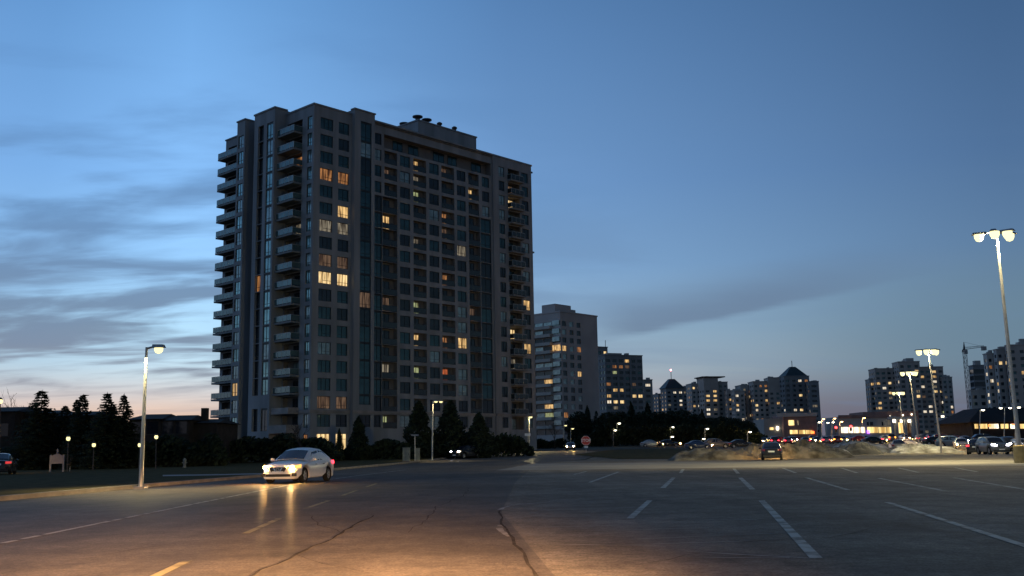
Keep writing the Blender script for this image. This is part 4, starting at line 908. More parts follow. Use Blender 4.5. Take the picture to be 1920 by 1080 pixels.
for lab, px, yt, Y, k, wd in [('narrow dark cedar right of the lit entrance windows', 672, 784, 128, 'cedar', 1.25), ('tall dense cedar left of the twin-head lamp', 786, 758, 134, 'cedar2', 1.35), ('tall dense cedar right of the twin-head lamp', 845, 756, 136, 'cedar3', 1.25),
                              ('dense cedar above the parked dark van', 899, 777, 134, 'cedar3', 1.4), ('small cedar in front of the gold lobby window', 636, 806, 128, 'cedar', .7)]: conifer(lab, px, yt, Y, k, wd, 'cedars before the tower', 'cedar_tree')
DG = 'evergreens in the dark belt'
for i, (px, yt, Y, k, wd) in enumerate([(1088, 772, 250, 'round', .9), (1103, 764, 262, 'cedar', .8), (1120, 770, 255, 'c', .9), (1144, 773, 246, 'round2', 1.0), (1166, 772, 262, 'round', 1), (1186, 757, 270, 'cedar', .8), (1206, 772, 262, 'round', 1.0), (1217, 758, 275, 'cedar', .85), (1236, 772, 260, 'round2', 1.0),
                                         (1258, 771, 262, 'round', 1.1), (1281, 769, 270, 'round2', 1.1), (1304, 777, 262, 'round', 1.1), (1320, 770, 280, 'cedar', .8), (1336, 783, 262, 'round2', 1.2), (1358, 781, 270, 'round', 1.1), (1380, 784, 265, 'round2', 1.1), (1402, 789, 262, 'round', 1.0), (1412, 798, 258, 'round2', .9)]):
    ordn = ['first', 'second', 'third', 'fourth', 'fifth', 'sixth', 'seventh', 'eighth', 'ninth', 'tenth', 'eleventh', 'twelfth', 'thirteenth', 'fourteenth', 'fifteenth', 'sixteenth', 'seventeenth', 'eighteenth'][i]
    conifer(f'{ordn} dark evergreen from the left in the belt beyond the stop sign', px, yt, Y, k, wd, DG, 'evergreen_tree')
def bare_tree(label, px, ytop, Y, seed, barkm='twig', spread=.5, group=None, depth=5):
    p = foot(px, Y); h = at(px, ytop, Y).z - p.z; rr = random.Random(seed); t = thing('bare_tree', label, 'tree', p, 0, group); tr = MB(); cr = MB()
    def grow(a, d, L_, r, lv):
        bq = a + d * L_; (tr if lv == 0 else cr).tube([a, (a + bq) / 2 + Vector((rr.uniform(-1, 1), rr.uniform(-1, 1), 0)) * L_ * .04, bq], [r, r * .85, r * .65], 5 if lv < 2 else 3, cap=False)
        if lv >= depth: return
        for _ in range(3 if lv < 3 else 2):
            nd = (d + Vector((rr.gauss(0, spread), rr.gauss(0, spread), rr.uniform(-.05, .35)))).normalized(); grow(a + d * L_ * rr.uniform(.6, 1), nd, L_ * rr.uniform(.6, .8), r * .58, lv + 1)
    grow(Vector((0, 0, -.1)), Vector((rr.uniform(-.05, .05), 0, 1)), h * .33, h * .016, 0)
    cr.build('crown', M['twig'], t); tr.build('trunk', M[barkm], t); return t
bare_tree('leafless tree rising over the flat roof at the far left', 30, 712, 135, 3); bare_tree('faint leafless tree left of the broad spruce', 50, 742, 140, 4); bare_tree('thin leafless poplar between the spruces', 173, 745, 130, 5, spread=.22)
bare_tree('thin leafless tree left of the street lamp post', 257, 757, 140, 6, spread=.3); bare_tree('leafless tree right of the street lamp post', 283, 760, 140, 7, spread=.35)
bare_tree('young tree with a pale leaning trunk beside the white notice board', 133, 842, 84, 9, 'bark_pale', .4); bare_tree('bare tree with a whitish trunk lit by the single-head lamp', 963, 800, 165, 10, 'bark_pale', .45)
bare_tree('bare tree before the tower entrance, behind the white car', 566, 762, 118, 11, spread=.45); bare_tree('bare tree at the foot of the taupe tower', 1040, 778, 215, 12, spread=.5); bare_tree('bare tree by the bright twin lights past the stop sign', 1150, 800, 235, 13, 'bark', .5)
def hedge(label, px0, px1, ytop, Y, seed, depth=3, n=5000, leaf=.16, bumpy=.8):
    a, bq = foot(px0, Y), foot(px1, Y); c = (a + bq) / 2; wd = (bq - a).length / 2; h = at((px0 + px1) / 2, ytop, Y).z - c.z
    def sh(rr):
        x = rr.uniform(-wd, wd); hh = h * (1 - .45 * bumpy * noise.noise(Vector((x * .45 + seed * 9, seed, 0))) - .2 * bumpy * abs(noise.noise(Vector((x * 1.7, seed, 3))))); hh *= min(1, .35 + 2.2 * (wd - abs(x)) / wd) if wd > 0 else 1
        return Vector((x, rr.uniform(-depth / 2, depth / 2), hh * rr.random() ** .55))
    return tag(bush_mesh(sh, n, seed, leaf).build('hedge', M['needle_dark'], None, c, math.atan2(bq.y - a.y, bq.x - a.x)), label, 'hedge')
hedge('dark hedge at the foot of the tower, behind the white car', 398, 640, 822, 126, 1, 5, 9000, .28, 1.0); hedge('dark clipped hedge running between the cedars', 640, 780, 828, 130, 2, 3, 6500, .26, 1.2); hedge('dark hedge behind the parked van and the cedars', 770, 1000, 813, 142, 3, 4, 8000, .28, 1.1)
hedge('dark shrub mass past the stop sign, below the taupe tower', 990, 1090, 826, 222, 4, 5, 4500, .36, 1.1); hedge('low dark shrub belt under the evergreens', 1075, 1436, 799, 240, 5, 5, 16000, .42, .8)
hedge('dark shrubs in front of the left terrace houses', -40, 120, 838, 104, 6, 3, 5000, .25, 1.3); hedge('dark shrubs under the spruce cluster', 120, 262, 825, 102, 7, 4, 7000, .28, 1.2); hedge('dark shrubs before the right terrace houses', 262, 420, 826, 106, 8, 4, 7000, .28, 1.1)

# ------------------------------------------------------------------ snow heaps
def heap(label, px0, px1, ytop, Y, seed, m, depth=6, rough=.5, n=46):
    a, bq = foot(px0, Y), foot(px1, Y); c = (a + bq) / 2; wd = (bq - a).length / 2; h = at((px0 + px1) / 2, ytop, Y).z - c.z; mb = MB(); ny = 18
    def hz(x, y):
        ex = max(0, 1 - (abs(x) / wd) ** 2.6); ey = max(0, 1 - (abs(y) / (depth / 2)) ** 2); k = noise.fractal(Vector((x * .35 + seed * 7, y * .35, seed)), .75, 2.1, 6)
        return max(-.05, h * (ex ** .55) * (ey ** .6) * (1 + rough * k) - .04 + h * .16 * noise.noise(Vector((x * 1.6, y * 1.6, seed))) * ex * ey)
    for j in range(ny + 1):
        for i in range(n + 1): x = -wd + 2 * wd * i / n; y = -depth / 2 + depth * j / ny; mb.v.append((x, y, hz(x, y)))
    for j in range(ny):
        for i in range(n): mb.f.append((j * (n + 1) + i, j * (n + 1) + i + 1, (j + 1) * (n + 1) + i + 1, (j + 1) * (n + 1) + i)); mb.m.append(0)
    return tag(mb.build('snow_heap', M[m], None, c, smooth=False), label, 'snow heap', 'ploughed snow heaps')
heap('wide brown dirty snow heap behind the parked dark sedan', 1385, 1585, 833, 95, 1, 'snow_dirty', 7, .85, 60); heap('low brown snow heap left of the parked dark sedan', 1255, 1420, 840, 94, 2, 'snow_dirty', 5, .5, 50); heap('pale snow ridge behind the dark mound', 1560, 1668, 828, 128, 3, 'snow_clean', 6, .4); heap('dark gravelly snow mound right of the brown heap', 1562, 1642, 831, 118, 4, 'snow_dark', 6, .4)
heap('long pale snow bank right of the half buried white car', 1672, 1792, 835, 121, 5, 'snow_clean', 6, .6); heap('grey snow wedge at the right foot of the brown heap', 1558, 1592, 842, 108, 6, 'snow_clean', 3, .3, 20)

# ------------------------------------------------------------------ lamp posts
def lot_lamp(label, base, top, heads, group, power, target, pole_r=.11, footing=False, emis='lamp_led', hs=1.0, lights=True, cone=150, drop=.2, tint=(1, .82, .40)):
    t = thing('lamp_post', label, 'lamp post', base, 0, group); d = Vector(top) - Vector(base)
    mb = MB(); mb.tube([(0, 0, .5 if footing else -.05), d * .5, d], [pole_r, pole_r * .8, pole_r * .55], 10); mb.build('pole', M['pole_galv'], t, smooth=True)
    mb = MB()
    if footing: mb.lathe([(.01, -.1), (.34, -.1), (.34, .95), (.28, 1.0), (.01, 1.0)], 14); mb.build('footing', M['plate_yellow'], t)
    else: mb.box(-.2, .2, -.2, .2, -.05, .04); mb.build('base_plate', M['metal_grey'], t)
    for i, (hx, hy) in enumerate(heads):
        e = d + Vector((hx, hy, .0)); n = Vector((hx, hy, 0)).normalized(); s_ = Vector((-n.y, n.x, 0))
        ar = MB(); ar.tube([d + Vector((0, 0, -.05)), e - n * .35 * hs], .04, 6)
        a_o = ar.build('arm', M['pole_galv'], t)
        hd = MB(); P = lambda u_, v_, z_: e + n * u_ + s_ * v_ + Vector((0, 0, z_))
        w1, l1 = .2 * hs, .38 * hs
        for ring in (((-l1, w1 * .8, .0), (l1, w1, .0), (l1, -w1, 0), (-l1, -w1 * .8, 0)),): pass
        B = [P(-l1, -w1 * .8, -.05), P(l1, -w1, -.05), P(l1, w1, -.05), P(-l1, w1 * .8, -.05)]; T_ = [P(-l1, -w1 * .5, .09), P(l1 * .8, -w1 * .6, .07), P(l1 * .8, w1 * .6, .07), P(-l1, w1 * .5, .09)]
        for k in range(4): hd.face([B[k], B[(k + 1) % 4], T_[(k + 1) % 4], T_[k]])
        hd.face(T_); hd.face(B[::-1]); h_o = hd.build('lamp_head', M['metal_grey'], t)
        ln = MB(); ln.lathe([(.26 * hs, 0), (.25 * hs, -drop * .45 * hs), (.17 * hs, -drop * .85 * hs), (.01, -drop * hs)], 14, 0, e + Vector((0, 0, -.052))); ln.build('lens', M[emis], h_o, smooth=True)
    if lights:
        spot(t, 'lamp_light', d + Vector((0, 0, -.35)), Vector(target) - Vector(base), power, tint, cone, .9, .5)
    return t
GL = 'parking lot lamp posts'
B0 = G(1914, 868); T0 = at(1868, 436, B0.y)
big = lot_lamp('tallest lamp post with four lamps and a yellow concrete footing, at the right edge', B0, T0, ((-.9, .3), (.9, .3), (-.35, -.5), (.4, -.5)), GL, 42000, B0 + Vector((-9, 17, 0)), .13, True, hs=1.05, cone=138, drop=.42)
spot(big, 'lamp_light', T0 - B0 + Vector((-.3, -.4, -.35)), Vector((-9, -9, 0)), 9000, (1, .82, .42), 140, 1.0, .5)
for lab, px, yt, Y, pw in (('lamp post with glowing heads above the right end of the wide brown tower', 1740, 656, 117, 2300), ('lamp post with glowing heads in front of the middle of the wide brown tower', 1705, 697, 153, 3800), ('lamp post, smallest and lowest of the three before the wide brown tower', 1685, 735, 215, 2500)):
    tp = at(px, yt, Y); bb = Vector((tp.x + .6, Y, gz(Y))); lot_lamp(lab, bb, tp, ((-1.0, .2), (1.0, .2), (-.4, -.5), (.4, -.5)), GL, pw * 6, bb + Vector((-3, -6, 0)), .13, hs=1.2, drop=.5)
Bl = G(264, 914, .13); Tl = at(275, 651, Bl.y)
lot_lamp('street lamp with one glowing head at the kerb, left of the white car', Bl, Tl, ((.50, -.15),), None, 2600, Bl + Vector((1.2, -.6, 0)), .085, emis='lamp_hot', hs=.62, drop=.34, cone=134)
Bm = Vector((G(811, 866).x, 119.5, gz(119.5) + .13)); Tm = at(812, 752, 119.5)
lot_lamp('street lamp with two small heads in front of the cedars', Bm, Tm, ((.35, -.2), (.9, .25)), None, 1500, Bm + Vector((1.2, -.5, 0)), .10, emis='lamp_hot', hs=.8, cone=116)
Bs = foot(992.5, 180); Ts = at(992, 781, 180)
lot_lamp('street lamp with one head above a small name plate, left of the stop sign', Bs, Ts, ((.25, -.25),), None, 6000, Bs + Vector((0, -3, 0)), .10, emis='lamp_hot', hs=1.3)
for lab, px, yt, Y in (('slim street lamp at the dark belt, nearest the stop sign', 1157, 793, 240), ('slim street lamp before the evergreens, above the amber low lights', 1257, 800, 238), ('slim street lamp with a curved head before the evergreens', 1322, 803, 236), ('slim street lamp at the right end of the evergreen belt', 1402, 809, 236)):
    bb = foot(px, Y); lot_lamp(lab, bb, at(px, yt, Y), ((.5, -.2),), 'slim street lamps along the dark belt', 350, bb + Vector((0, -3, 0)), .10, emis='lamp_far', hs=1.2)
for i, (px, yt, Y, em, lab) in enumerate([(1541, 785, 300, 'lamp_sodium', 'orange street lamp just right of the dark pyramid tower'), (1562, 784, 310, 'lamp_sodium', 'orange street lamp above the red traffic signal'), (1575, 790, 290, 'lamp_sodium', 'orange street lamp low over the white storefront'), (1617, 783, 300, 'lamp_sodium', 'orange street lamp before the pale shop wall'),
                                          (1533, 791, 280, 'lamp_far', 'upper white street lamp at the corner of the brick shop'), (1549, 792, 285, 'lamp_far', 'white street lamp between two orange ones'), (1559, 791, 290, 'lamp_far', 'white street lamp left of the pale shop wall'), (1884, 764, 195, 'lamp_far', 'lamp post with two heads in front of the dark hip roof'), (1838, 768, 200, 'lamp_far', 'lamp post at the left end of the dark hip roof'),
                                          (1905, 763, 190, 'lamp_far', 'lamp post before the hip roof at the right edge'), (1257, 818, 232, 'lamp_far', 'low bright globe lamp under the slim street lamp'), (1316, 822, 232, 'lamp_far', 'low globe lamp left of the curved street lamp'), (1150, 806, 236, 'lamp_far', 'low globe lamp beside the bare tree past the stop sign'), (1070, 803, 215, 'lamp_hot', 'bright lamp at the right foot of the taupe tower'), (1057, 797, 220, 'lamp_hot', 'brightest lamp at the foot of the taupe tower')]):
    bb = foot(px, Y); lot_lamp(lab, bb, at(px, yt, Y), ((.4, -.3),) if px != 1884 else ((-.9, -.2), (.9, -.2)), None, 6000, bb + Vector((0, -2, 0)), .10, emis=em, hs=1.3 if Y > 250 else 1.1, lights=em == 'lamp_sodium', tint=(1, .5, .2) if em == 'lamp_sodium' else (1, .82, .40))
for lab, px, py, Y, hh in (('bright lantern post beside the leaning pale trunk', 128, 822, 86, 0), ('small lantern left of the street lamp post', 176, 834, 92, 0), ('small lantern touching the street lamp post', 262, 834, 92, 0), ('bright lantern right of the street lamp post', 293, 819, 90, 0), ('lantern cut by the left picture edge', 1, 752, 80, 0)):
    bb = foot(px, Y); bb.z += .13; tp = at(px, py, Y); t = thing('lantern', lab, 'lantern', bb); d = tp - bb
    mb = MB(); mb.tube([(0, 0, -.1), (d.x, 0, d.z - .2)], [.06, .04], 8); mb.build('pole', M['metal_dark'], t)
    mb = MB(); mb.lathe([(.01, -.2), (.13, -.16), (.17, .0), (.12, .14), (.01, .17)], 10, 0, (d.x, 0, d.z)); mb.build('globe', M['lamp_hot'], t, smooth=True)
    mb = MB(); mb.lathe([(.15, .12), (.18, .15), (.01, .3)], 10, 0, (d.x, 0, d.z)); mb.build('cap', M['metal_dark'], t)
# traffic signals
for lab, px, py, Y in (('traffic signal showing red, left of the pair', 1567, 801.5, 255), ('traffic signal showing red, right of the pair, over the white storefront', 1595, 799.5, 250)):
    bb = foot(px, Y); tp = at(px, py, Y); t = thing('traffic_signal', lab, 'traffic signal', bb, 0, 'red traffic signals'); d = tp - bb
    mb = MB(); mb.tube([(0, .2, 0), (d.x, .2, d.z + .6)], .09, 7); mb.build('pole', M['metal_dark'], t)
    mb = MB(); mb.box(d.x - .25, d.x + .25, -.15, .15, d.z - 1.1, d.z + .4); hs_ = mb.build('housing', M['metal_dark'], t)
    for k in range(3):
        mb = MB(); mb.tube([(d.x, -.16, d.z - .45 * k), (d.x, -.22, d.z - .45 * k)], .3 if k == 0 else .14, 12); mb.build('lens', M['signal_red'] if k == 0 else M['trim_black'], hs_)

# ------------------------------------------------------------------ signs and small street things
p = foot(1099, 160); t = thing('stop_sign', 'red octagonal stop sign on a thin post beyond the road, beside dark shrubs', 'sign', p); zc_ = at(1099, 826, 160).z - p.z
mb = MB(); mb.box(-.035, .035, .02, .09, -.1, zc_ + .3); mb.build('post', M['pole_galv'], t)
R8 = .78; oc = lambda r, y: [(r * math.cos(R(22.5 + 45 * k)), y, zc_ + r * math.sin(R(22.5 + 45 * k))) for k in range(8)]
mb = MB(); a, bq = oc(R8, -.02), oc(R8, .015); mb.face(a); mb.face(bq[::-1])
for k in range(8): mb.face([a[k], bq[k], bq[(k + 1) % 8], a[(k + 1) % 8]])
bd = mb.build('plate', M['sign_red'], t)
mb = MB(); a, bq = oc(R8 * .97, -.025), oc(R8 * .91, -.025)
for k in range(8): mb.face([a[k], a[(k + 1) % 8], bq[(k + 1) % 8], bq[k]])
mb.build('border', M['sign_white'], bd)
cu = bpy.data.curves.new('lettering', 'FONT'); cu.body = 'STOP'; cu.size = .62; cu.align_x = 'CENTER'; cu.align_y = 'CENTER'; cu.extrude = .004; cu.offset = .012; cu.materials.append(M['sign_white'])
tmp = bpy.data.objects.new('tmp', cu); COL.objects.link(tmp); bpy.context.view_layer.update()
lm = bpy.data.meshes.new_from_object(tmp.evaluated_get(bpy.context.evaluated_depsgraph_get())); bpy.data.objects.remove(tmp); bpy.data.curves.remove(cu)
lo = bpy.data.objects.new('lettering', lm); COL.objects.link(lo); lo.parent = bd; lo.location = (0, -.03, zc_); lo.rotation_euler = (R(90), 0, 0)
mb = MB(); mb.box(-.3, .3, -.02, .015, zc_ - 1.15, zc_ - .84); mb.build('lower_plate', M['sign_white'], t)
p = G(778, 862, .13); Yp = 115; p = foot(778, Yp); p.z += .13; t = thing('name_sign', 'grey street name blade on a post, shaped like a T, left of the twin-head lamp', 'sign', p); h = at(778, 817, Yp).z - p.z
mb = MB(); mb.tube([(0, 0, -.1), (0, 0, h)], .05, 8); mb.build('post', M['pole_galv'], t); mb = MB(); mb.box(-.42, .42, -.02, .02, h - .02, h + .16); mb.build('blade', M['board_grey'], t)
p = foot(990, 174); t = thing('name_sign', 'small pale name plate lit from above by the single-head lamp', 'sign', p); h = at(990, 815, 174).z - p.z
mb = MB(); mb.tube([(0, .05, -.1), (0, .05, h)], .05, 8); mb.build('post', M['pole_galv'], t); mb = MB(); mb.box(-.5, .5, -.03, .03, h - .22, h + .22); mb.build('blade', M['sign_white'], t)
for lab, px, Y, ww_, yt in (('grey utility cabinet left of the T-shaped name sign', 762, 117, .8, 840), ('narrow grey utility box right behind the T-shaped name sign', 782.5, 120, .55, 841)):
    p = foot(px, Y); p.z += .13; h = at(px, yt, Y).z - p.z; t = thing('utility_cabinet', lab, 'cabinet', p); mb = MB(); mb.box(-ww_ / 2, ww_ / 2, -.25, .25, .08, h); b_ = mb.build('body', M['utility_green'], t)
    mb = MB(); mb.box(-ww_ / 2 - .05, ww_ / 2 + .05, -.3, .3, h, h + .06); mb.build('lid', M['utility_green'], t); mb = MB(); mb.box(-ww_ / 2 - .04, ww_ / 2 + .04, -.3, .3, -.1, .08); mb.build('plinth', M['kerb_concrete'], t); mb = MB(); mb.box(ww_ * .3, ww_ * .36, -.28, -.252, h * .45, h * .6); mb.build('handle', M['metal_dark'], b_)
p = foot(108, 82); p.z += .13; t = thing('notice_board', 'pale notice board with a shallow peaked top and finial on two posts', 'sign', p); k = 82 / 1900
h1, h0 = at(108, 855, 82).z - p.z, at(108, 869.5, 82).z - p.z
mb = MB(); w2 = 10.5 * k; v = [(-w2, h0), (w2, h0), (w2, h1 + .0), (w2 * .5, h1 + .12), (0, h1 + .18), (-w2 * .5, h1 + .12), (-w2, h1)]
mb.face([(x, -.04, z) for x, z in v]); mb.face([(x, .04, z) for x, z in v][::-1])
for i in range(len(v)): a, bq = v[i], v[(i + 1) % len(v)]; mb.face([(a[0], -.04, a[1]), (a[0], .04, a[1]), (bq[0], .04, bq[1]), (bq[0], -.04, bq[1])])
mb.build('board', M['board_grey'], t)
for sx in (-1, 1): mb = MB(); mb.box(sx * (w2 + .06) - .055, sx * (w2 + .06) + .055, -.06, .06, -.1, h1 + .1); mb.build('post', M['board_grey'], t)
mb = MB(); mb.lathe([(.01, 0), (.09, .03), (.05, .12), (.09, .2), (.01, .42)], 8, 0, (0, 0, h1 + .18)); mb.build('finial', M['board_grey'], t)
p = foot(347, 96); p.z += .13; t = thing('fire_hydrant', 'small pale hydrant post on the lawn right of the street lamp', 'hydrant', p); mb = MB(); mb.lathe([(.01, 0), (.2, 0), (.2, .06), (.13, .08), (.13, .6), (.17, .62), (.15, .75), (.05, .86), (.01, .87)], 12); mb.build('body', M['utility_green'], t, smooth=True)
mb = MB(); mb.tube([(-.22, 0, .45), (.22, 0, .45)], .07, 8); mb.build('nozzle', M['utility_green'], t)

# ------------------------------------------------------------------ cars
def lerp_tab(tab, y):
    if y >= tab[0][0]: return tab[0][1]
    for (a, va), (b_, vb_) in zip(tab[:-1], tab[1:]):
        if b_ <= y <= a: f = (y - b_) / (a - b_); f = f; return vb_ + (va - vb_) * f
    return tab[-1][1]
SPEC = {
 'sedan': dict(L=2.31, wl=.33, fy=1.38, ry=-1.32, wh=[(2.31, .42), (2.27, .58), (2.18, .70), (2.02, .79), (1.75, .85), (1.2, .875), (-1.4, .875), (-1.95, .82), (-2.2, .74), (-2.29, .62), (-2.31, .5)],
    sh=[(2.31, .60), (2.2, .68), (1.9, .76), (1.2, .87), (.9, .91), (-1.6, .95), (-2.1, .96), (-2.25, .90), (-2.31, .8)], tc=[(2.31, .62), (2.2, .72), (1.9, .83), (1.2, .95), (.9, .97), (-1.6, 1.03), (-2.1, 1.05), (-2.25, .96), (-2.31, .84)], zb=.19,
    gh=[(1.12, .96, .0), (.30, 1.40, 1), (-.35, 1.485, 1), (-.95, 1.445, 1), (-1.78, 1.04, .0)], wr=.56, wb=.79),
 'suv': dict(L=2.3, wl=.37, fy=1.40, ry=-1.32, wh=[(2.3, .55), (2.22, .72), (2.05, .83), (1.75, .89), (1.2, .91), (-1.6, .91), (-2.1, .86), (-2.25, .78), (-2.3, .68)],
    sh=[(2.3, .80), (2.2, .92), (1.9, .99), (1.2, 1.04), (.9, 1.06), (-1.8, 1.10), (-2.2, 1.06), (-2.3, .98)], tc=[(2.3, .83), (2.2, .98), (1.9, 1.07), (1.2, 1.12), (.9, 1.13), (-1.8, 1.14), (-2.2, 1.10), (-2.3, 1.0)], zb=.24,
    gh=[(1.15, 1.11, 0), (.45, 1.58, 1), (-.3, 1.70, 1), (-1.5, 1.66, 1), (-2.15, 1.13, 0)], wr=.64, wb=.82)}
def car_proto(kind):
    s = SPEC[kind]; L_ = s['L']; ra = s['wl'] + .055; zw = s['wl']
    ys = sorted({L_, -L_, *[y for y, _ in s['wh']], *[s['fy'] + ra * math.cos(R(a)) for a in range(0, 181, 12)], *[s['ry'] + ra * math.cos(R(a)) for a in range(0, 181, 12)], .9, .5, 0, -.5, -1.8}, reverse=True)
    sec = []
    for y in ys:
        w_ = lerp_tab(s['wh'], y); sh = lerp_tab(s['sh'], y); tcz = lerp_tab(s['tc'], y); zl = s['zb'] + (.10 if y > L_ - .06 or y < -L_ + .06 else 0)
        for yc in (s['fy'], s['ry']):
            if abs(y - yc) < ra + 1e-6: zl = max(zl, zw + math.sqrt(max(0, ra * ra - (y - yc) ** 2)))
        zl = min(zl, sh - .08); hgt = sh - zl
        sec.append([(0, zl), (w_ * .90, zl), (w_ * .975, zl + min(.05, hgt * .2)), (w_ * 1.0, zl + hgt * .45), (w_ * 1.0, zl + hgt * .62), (w_ * .965, sh - hgt * .10), (w_ * .90, sh), (w_ * .55, sh + (tcz - sh) * .75), (0, tcz)])
    body = MB(); k = len(sec[0])
    for sg in (1, -1):
        base = len(body.v)
        for y, sc in zip(ys, sec): body.v += [(sg * x, y, z) for x, z in sc]
        for i in range(len(ys) - 1):
            for j in range(k - 1):
                q = (base + i * k + j, base + i * k + j + 1, base + (i + 1) * k + j + 1, base + (i + 1) * k + j); body.f.append(q if sg > 0 else q[::-1]); body.m.append(0)
        for i in (0, len(ys) - 1): body.f.append(tuple(base + i * k + j for j in range(k))); body.m.append(0)
    # greenhouse
    gh = s['gh']; base = len(body.v); pts = []
    for y, z, up in gh:
        wb, wr = s['wb'], s['wr']; beltz = lerp_tab(s['sh'], y) - .01
        if up: pts.append([(wb, beltz), (wb * .965, beltz + (z - beltz) * .45), (wr + .06, z - .10), (wr - .02, z - .02), (wr * .5, z + .015), (0, z + .025)])
        else: pts.append([(wb * .97, beltz - .02), (wb * .95, beltz), (wb * .90, z - .01), (wb * .8, z), (wb * .4, z + .025), (0, z + .035)])
    for sg in (1, -1):
        base = len(body.v)
        for (y, z, up), sc in zip(gh, pts): body.v += [(sg * x, y, zz_) for x, zz_ in sc]
        for i in range(len(gh) - 1):
            for j in range(5):
                q = (base + i * 6 + j, base + i * 6 + j + 1, base + (i + 1) * 6 + j + 1, base + (i + 1) * 6 + j); body.f.append(q if sg > 0 else q[::-1]); body.m.append(0)
    root = bpy.data.objects.new('parked_car', None); COL.objects.link(root)
    body.build('body', M['car_grey'], root, smooth=True, weld=True)
    # glass, lifted a little off the shell
    def glasspanel(name, quads, off):
        mb = MB()
        for q in quads: mb.face([Vector(p) + Vector(off) for p in q])
        return mb.build(name, M['car_glass'], root, smooth=True)
    def gp_(i, j, sg=1): y = gh[i][0]; x, z = pts[i][j]; return Vector((sg * x, y, z))
    def inset(q, f=.08):
        c = sum(q, Vector()) / len(q); return [c + (p - c) * (1 - f) for p in q]
    def grid(i0, i1, j0, j1):      # windshield like strip from side to side
        row0 = [gp_(i0, j) for j in range(j0, j1 + 1)]; row1 = [gp_(i1, j) for j in range(j0, j1 + 1)]
        row0 = row0 + [Vector((-p.x, p.y, p.z)) for p in row0[::-1][1:]]; row1 = row1 + [Vector((-p.x, p.y, p.z)) for p in row1[::-1][1:]]
        lo, hi = .08, .93; a = [p.lerp(q, lo) for p, q in zip(row0, row1)]; b_ = [p.lerp(q, hi) for p, q in zip(row0, row1)]
        return [[a[t], a[t + 1], b_[t + 1], b_[t]] for t in range(len(a) - 1)]
    glasspanel('windshield', grid(0, 1, 3, 5), (0, .014, .014)); n_ = len(gh) - 1
    glasspanel('rear_window', grid(n_, n_ - 1, 3, 5), (0, -.014, .014))
    for sg in (1, -1):
        a0 = gp_(0, 2, sg); segs = []
        mid = gp_(1, 1, sg)
        front = [gp_(0, 1, sg).lerp(gp_(1, 0, sg), .30), gp_(2, 0, sg), gp_(2, 2, sg), gp_(1, 2, sg)]
        rear = [gp_(2, 0, sg), gp_(3, 0, sg).lerp(gp_(4, 1, sg), .55), gp_(3, 2, sg).lerp(gp_(4, 2, sg), .12), gp_(2, 2, sg)]
        for q in (front, rear):
            q = inset(q, .09); q = [p + Vector((0, 0, .012)) for p in q]; mb = MB(); m1 = [(q[0] + q[3]) / 2, (q[1] + q[2]) / 2]; out_ = Vector((sg * .035, 0, .0))
            mb.face([q[0] + Vector((sg * .012, 0, 0)), q[1] + Vector((sg * .012, 0, 0)), m1[1] + out_, m1[0] + out_]); mb.face([m1[0] + out_, m1[1] + out_, q[2] + Vector((sg * .02, 0, 0)), q[3] + Vector((sg * .02, 0, 0))]); mb.build('side_window', M['car_glass'], root, smooth=True)
        mb = MB(); zmr = lerp_tab(s['sh'], .8) + .08; mb.lathe([(.01, -.09), (.07, -.07), (.085, 0), (.07, .07), (.01, .08)], 8); mm = MB(); mm.add(mb, Matrix.Translation((sg * (s['wb'] + .18), .72, zmr)) @ Matrix.Diagonal((1.3, .75, .85, 1))); mm.tube([(sg * s['wb'] * .97, .76, zmr - .06), (sg * (s['wb'] + .12), .73, zmr - .03)], .025, 6); mm.build('mirror', M['car_grey'], root, smooth=True)
        for yc in (s['fy'], s['ry']):
            xo = lerp_tab(s['wh'], yc) - .02; r_ = s['wl']; wr_ = .2
            wheel = bpy.data.objects.new('wheel', None); COL.objects.link(wheel); wheel.parent = root; wheel.location = (sg * (xo - wr_ / 2), yc, r_)
            ty = MB(); prof = [(r_ * .66, -wr_ / 2), (r_ * .94, -wr_ / 2), (r_, -wr_ * .36), (r_, wr_ * .36), (r_ * .94, wr_ / 2), (r_ * .66, wr_ / 2)]; ty.lathe(prof, 24); t2 = MB(); t2.add(ty, Matrix.Rotation(R(90), 4, 'Y')); t2.build('tyre', M['tyre'], wheel, smooth=True)
            rm = MB(); f = sg * wr_ * .36
            for q in range(5):
                a = 2 * math.pi * q / 5; c1, s1_ = math.cos(a), math.sin(a); c2, s2_ = -s1_, c1
                rm.face([(f, c1 * .03 + c2 * .04, s1_ * .03 + s2_ * .04), (f, c1 * .03 - c2 * .04, s1_ * .03 - s2_ * .04), (f, c1 * r_ * .66 - c2 * .06, s1_ * r_ * .66 - s2_ * .06), (f, c1 * r_ * .66 + c2 * .06, s1_ * r_ * .66 + s2_ * .06)], 0)
            rr_ = MB(); rr_.lathe([(r_ * .60, f * .9), (r_ * .67, f), (r_ * .67, -f)], 24); rr2 = MB(); rr2.add(rr_, Matrix.Rotation(R(90), 4, 'Y')); rm.add(rr2, Matrix.Identity(4)); dk = MB(); dk.tube([(f * .55, 0, 0), (f * .3, 0, 0)], r_ * .64, 20, 1); rm.add(dk, Matrix.Identity(4))
            rm.build('rim', [M['alloy'], M['trim_black']], wheel)
        # lamps
        def nose(x, end):       # y of the body surface at half-width x
            tab = s['wh'] if end > 0 else s['wh'][::-1]
            prev = tab[0]
            for y, w_ in tab:
                if w_ >= x: f = 0 if w_ == prev[1] else (x - prev[1]) / (w_ - prev[1]); return prev[0] + (y - prev[0]) * max(0, min(1, f))
                prev = (y, w_)
            return prev[0]
        zl_ = .66 if kind == 'sedan' else .86
        xs = [.40, .50, .60, .70, .78, .83]; mb = MB(); up_, dn_ = [], []
